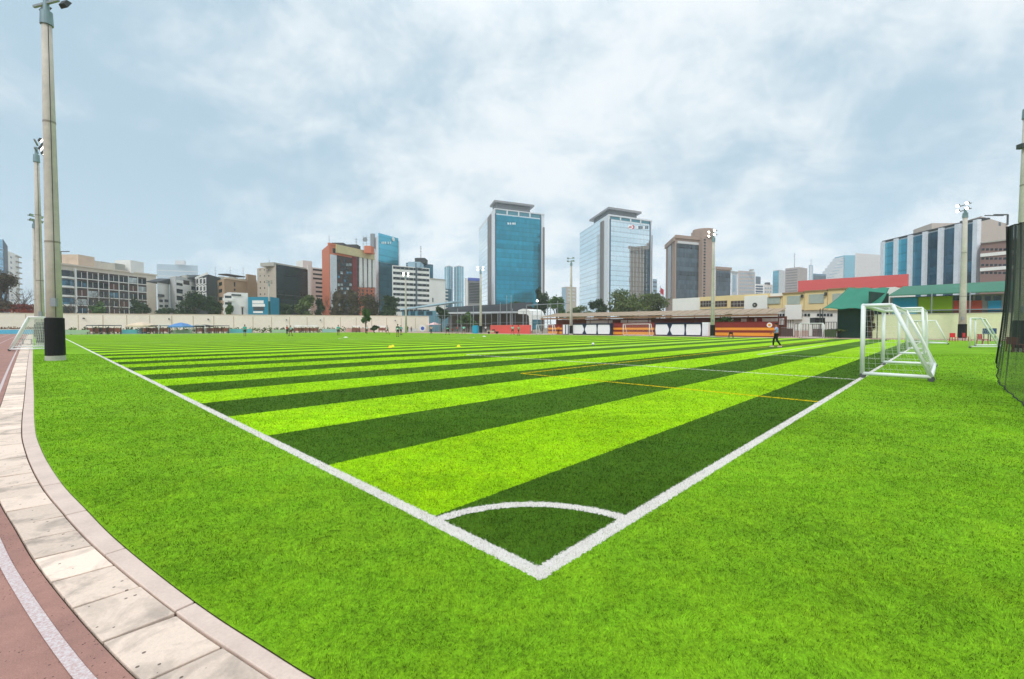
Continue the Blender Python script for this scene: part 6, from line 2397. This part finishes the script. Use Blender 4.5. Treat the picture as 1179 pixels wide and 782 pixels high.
    add('hem', tuple(np.array(J['pelvis']) + np.array([0, 0, -.04])), (.150, .118), None)
    add('waist', J['waist'], (.140, .108), 'hem')
    add('chest', J['chest'], (.172, .120), 'waist')
    add('nk', tuple(np.array(J['neck']) * .7 + np.array(J['chest']) * .3), .075, 'chest')
    for nm in 'LR':
        add('sh' + nm, J['sh' + nm], .072, 'chest')
        e_ = np.array(J['sh' + nm]) + (np.array(J['el' + nm]) - np.array(J['sh' + nm])) * .7
        add('sl' + nm, e_, .060, 'sh' + nm)
    skin_mesh('shirt', V, E, R, sm, r, 1)
    bm_ = plain('cloth_%d_%d_%d' % bottom, bottom, .8, .15, 4)
    V, E, R, idx = [], [], [], {}
    add('pelvis', J['pelvis'], (.142, .112), None)
    for nm in 'LR':
        add('hp' + nm, J['hp' + nm], .102, 'pelvis')
        if long_legs:
            add('kn' + nm, J['kn' + nm], .080, 'hp' + nm)
            add('an' + nm, tuple(np.array(J['an' + nm]) + np.array([0, 0, .03])), .058, 'kn' + nm)
        else:
            e_ = np.array(J['hp' + nm]) + (np.array(J['kn' + nm]) - np.array(J['hp' + nm])) * .85
            add('kn' + nm, e_, .094, 'hp' + nm)
    skin_mesh('trousers' if long_legs else 'shorts', V, E, R, bm_, r, 1)
    if bib:
        bb = plain('cloth_%d_%d_%d' % bib, bib, .8, .15, 4)
        V, E, R, idx = [], [], [], {}
        add('hem', tuple(np.array(J['pelvis']) + np.array([0, 0, .02])), (.165, .132), None)
        add('waist', J['waist'], (.156, .124), 'hem')
        add('chest', J['chest'], (.178, .136), 'waist')
        skin_mesh('bib', V, E, R, bb, r, 1)
    shm = plain('shoe_%d_%d_%d' % shoes, shoes, .6, .1, 8)
    for nm in 'LR':
        an, to = np.array(T(*J['an' + nm])) + loc, np.array(T(*J['to' + nm])) + loc
        c = (an + to) / 2
        d_ = to - an
        d_[2] = 0
        d_ /= np.linalg.norm(d_) + 1e-9
        zb = max(0.0, min(an[2], to[2]) - .05 * k)
        mb = MB().bar(c - d_ * .13 * k + np.array([0, 0, zb + .045 * k - c[2]]), c + d_ * .14 * k + np.array([0, 0, zb + .04 * k - c[2]]), .095 * k, .085 * k)
        mb.build('shoe', shm, r, bevel=.02)
    return r


TEALS, GREENB, WHT, BLK, REDS = (62, 170, 160), (70, 200, 160), (232, 232, 232), (30, 32, 38), (206, 66, 60)
person('person in a light blue shirt and black trousers walking on the right of the pitch', 893.5, 399.8, 1.60, 300, (150, 176, 232), (20, 22, 28), 'walk', True, shoes=(214, 190, 180))
person('player in a teal shirt and dark shorts, leftmost on the pitch', 282, 387.2, 1.75, 160, TEALS, (30, 40, 46), 'stand')
person('person in a red shirt at the far left of the players', 330.5, 384.8, 1.75, 120, REDS, (40, 40, 46), 'reach', True)
person('player in a white and teal shirt beside the person in red', 334.8, 386.8, 1.62, 200, (140, 190, 186), (110, 50, 50), 'walk')
person('player in a long green bib standing alone left of the round tree', 389.5, 386.2, 1.75, 170, TEALS, (34, 44, 46), 'stand', bib=GREENB)
person('player in a pale grey shirt below the round green tree', 422.5, 384.6, 1.72, 150, (196, 200, 204), (50, 56, 60), 'walk')
person('player in a teal shirt running with arms out, right of the round tree', 446.5, 385.0, 1.72, 250, (86, 172, 180), (30, 34, 44), 'run')
person('tall player in a pale green bib with black shorts, front of a pair', 458.0, 387.8, 1.80, 180, (60, 90, 80), BLK, 'stand', bib=(160, 226, 206))
person('player in a teal shirt half behind the tall one in the pale bib', 461.6, 385.6, 1.72, 140, TEALS, (36, 40, 46), 'hips')
person('person in black beside the lit pole before the cream wall', 469.3, 382.6, 1.78, 180, BLK, BLK, 'hips', True)
person('person in a dark red shirt right of the person in black by the wall', 473.6, 382.4, 1.66, 190, (92, 44, 50), (40, 40, 46), 'stand', True)
person('person in a beige shirt with dark trousers left of the pink parasol', 496.6, 384.6, 1.75, 180, (206, 160, 140), (46, 34, 36), 'hips', True)
person('player in a green bib and black shorts below the pink parasol', 515.5, 385.8, 1.85, 170, BLK, BLK, 'wide', bib=(96, 214, 170))
person('child in a red shirt sitting right of the green bibbed player', 521.0, 383.6, 1.45, 180, (170, 60, 60), (60, 40, 44), 'bend')
person('player in a red and teal shirt near the teal drum', 526.4, 384.2, 1.66, 210, (170, 80, 76), (50, 110, 110), 'walk')
person('player in a pale teal shirt and dark red shorts left of the teal drum', 534.0, 384.6, 1.78, 180, (140, 214, 200), (86, 54, 60), 'wide')
person('person in a white shirt and black trousers beside the pole by the red wall', 559.2, 383.2, 1.85, 180, (222, 224, 226), BLK, 'hips', True)
person('player in a dark shirt bending left of the group by the red wall', 585.0, 382.8, 1.60, 230, (70, 74, 80), (50, 46, 52), 'bend', True)
person('player in a white teal shirt and black shorts, front of the red wall group', 590.2, 385.4, 1.75, 160, (150, 206, 196), BLK, 'wide')
person('player in a pale green shirt stepping right of the group by the red wall', 597.0, 386.2, 1.70, 120, (150, 196, 170), (60, 50, 56), 'walk')
pp_ = on_u(643, 73)
person('person in an orange shirt seated on the ledge of the short striped wall', 643, 384, 1.7, 180, (220, 130, 60), (70, 40, 36), 'stand', True, base_xy=pp_)

# ------------------------------------------------------------------ small things on and around the pitch
BALLW = plain('ball_white', (240, 240, 240), .4, .05, 3)
p = G(682.8, 397.8)
o = MB().ball((0, 0, .11), .11, 16, 10).build('football', BALLW)
o.location = (p[0], p[1], 0)
tag(o, 'white football lying on the pitch in the middle of the picture', 'football')
for k, (px, py, lab) in enumerate(((398, 388.6, 'flat white marker disc on the far turf, left one'), (557.5, 387.6, 'flat white marker disc on the far turf by the white shirted person'))):
    p = G(px, py)
    mb = MB().tube([(0, 0, 0), (0, 0, .02), (0, 0, .10)], [.32, .30, .10], 14)
    o = mb.build('marker_disc', BALLW)
    o.location = (p[0], p[1], 0)
    tag(o, lab, 'marker', 'marker discs and cones')
YC = plain('cone_yellow', (236, 214, 40), .6, .05, 3)
for k, (px, py, lab) in enumerate(((449, 400.6, 'flat yellow cone on the striped turf, left one of three'), (528, 399.4, 'flat yellow cone on the striped turf, middle one of three'), (452, 399.3, 'flat yellow cone touching the left one of three'))):
    p = G(px, py)
    o = MB().tube([(0, 0, 0), (0, 0, .02), (0, 0, .16)], [.17, .15, .05], 14).build('training_cone', YC)
    o.location = (p[0], p[1], 0)
    tag(o, lab, 'cone', 'marker discs and cones')

# small black speaker stand on the turf edge before the emblem wall
p = G(841.5, 389.2)[:2]
r = thing('folding_stand', 'small black folding stand with splayed legs before the striped emblem wall', 'stand', (p[0], p[1], 0))
MB().box(p[0] - .22, p[0] + .22, p[1] - .1, p[1] + .1, .55, .78).build('top', BLACK, r)
for sx in (-.3, .3):
    for sy in (-.2, .2):
        MB().bar((p[0] + sx * .6, p[1] + sy * .5, .56), (p[0] + sx, p[1] + sy, 0), .06).build('leg', DKGREY, r)

# red chairs by the padded pole on the right


def chair(label, px, py, c3, face):
    p = G(px, py)[:2]
    r = thing('plastic_chair', label, 'chair', (p[0], p[1], 0), 'plastic chairs by the pale green wall')
    m_ = plain('chair_%d_%d_%d' % c3, c3, .5, .08, 3)
    a = math.radians(face)
    d, s_ = np.array([math.sin(a), math.cos(a)]), np.array([math.cos(a), -math.sin(a)])
    q = lambda x, y: p + s_ * x + d * y
    MB().prism([q(-.23, -.22), q(.23, -.22), q(.23, .24), q(-.23, .24)], .42, .46).build('seat', m_, r)
    MB().prism([q(-.23, -.26), q(.23, -.26), q(.22, -.22), q(-.22, -.22)], .46, .86).build('backrest', m_, r)
    for x, y in ((-.21, -.22), (.21, -.22), (.21, .22), (-.21, .22)):
        b0, b1 = q(x * 1.1, y * 1.15), q(x, y)
        MB().bar((*b0, 0), (*b1, .43), .045).build('leg', m_, r)
    return r


chair('red plastic chair left of the padded pole on the right', 1098, 393.2, (206, 48, 56), 200)
chair('red plastic chair right beside the padded pole', 1113, 392.8, (190, 40, 52), 160)
chair('dark red plastic chair behind the black net at the right edge', 1168, 405, (110, 30, 34), 190)
chair('dark red plastic chair behind the black net, right of the other', 1175, 406, (96, 28, 32), 170)
chair('red plastic chair inside the goal on the right, half hidden', 1131, 396.5, (170, 50, 60), 180)
# blue crate stack beyond the right goal
p = G(1139, 393)[:2]
r = thing('blue_crate', 'dark blue crate on legs beyond the goal on the right', 'crate', (p[0], p[1], 0))
MB().box(p[0] - .42, p[0] + .42, p[1] - .3, p[1] + .3, .75, 1.35).build('box', plain('crate_blue', (50, 72, 120), .6), r)
for sx in (-.35, .35):
    for sy in (-.22, .22):
        MB().bar((p[0] + sx, p[1] + sy, 0), (p[0] + sx, p[1] + sy, .76), .06).build('leg', DKGREY, r)

# round blue and white target board near the wall end
p = vpt(486.5, -.5)
r = thing('target_board', 'round white board with a blue centre leaning near the end of the cream wall', 'board', (p[0], p[1], 0))
N = 20


def disc(rad, y0, y1, zc, name, m_, par):
    a_ = [(p[0] + rad * math.cos(k * 2 * math.pi / N), p[1] + y0, zc + rad * math.sin(k * 2 * math.pi / N)) for k in range(N)]
    b_ = [(q[0], p[1] + y1, q[2]) for q in a_]
    return MB().add(a_ + b_, [tuple(range(N)), tuple(range(N, 2 * N))[::-1]] + [(k, (k + 1) % N, N + (k + 1) % N, N + k) for k in range(N)]).build(name, m_, par)


d1 = disc(1.15, 0, .08, 1.25, 'disc', OFFW, r)
disc(.62, -.03, .0, 1.2, 'blue_centre', plain('target_blue', (70, 96, 180), .7), d1)
for sx in (-.7, .7):
    MB().bar((p[0] + sx, p[1] + .1, 0), (p[0] + sx * .6, p[1] + .1, 1.2), .08).build('leg', STEEL, r)

# small maintenance cart before the red wall
p = on_u(568, 71.5)
r = thing('utility_cart', 'low utility cart with dark wheels before the red wall', 'cart', (p[0], p[1], 0))
MB().box(p[0] - 1.5, p[0] + .2, p[1] - .5, p[1] + .5, .28, .72).build('body', plain('cart_beige', (186, 172, 140), .6), r)
MB().box(p[0] + .2, p[0] + 1.3, p[1] - .45, p[1] + .45, .28, .55).build('bonnet', DKGREY, r)
MB().box(p[0] - .3, p[0] + .3, p[1] - .4, p[1] + .4, .72, 1.0).build('seat', BLACK, r)
MB().bar((p[0] + .45, p[1], .5), (p[0] + .25, p[1], 1.1), .06).build('steering_column', DKGREY, r)
for sx in (-1.05, .85):
    for sy in (-.5, .5):
        MB().tube([(p[0] + sx, p[1] + sy - .09, .28), (p[0] + sx, p[1] + sy + .09, .28)], .28, 14).build('wheel', BLACK, r)

# ------------------------------------------------------------------ air: one even body of haze round the scene
m_haze, t, b = new_mat('haze')
t.nodes.remove(b)
out = [n for n in t.nodes if n.type == 'OUTPUT_MATERIAL'][0]
pv = nd(t, 'ShaderNodeVolumePrincipled')
pv.inputs['Color'].default_value = (.90, .95, 1.0, 1)
pv.inputs['Density'].default_value = 0.00036
pv.inputs['Anisotropy'].default_value = 0.2
lk(t, pv.outputs[0], out.inputs['Volume'])
o = MB().box(-1900, 1900, -40, 1750, -1.1, 170).build('haze', m_haze)
o['kind'] = 'stuff'
tag(o, 'thin pale city haze veiling the far towers', 'haze')
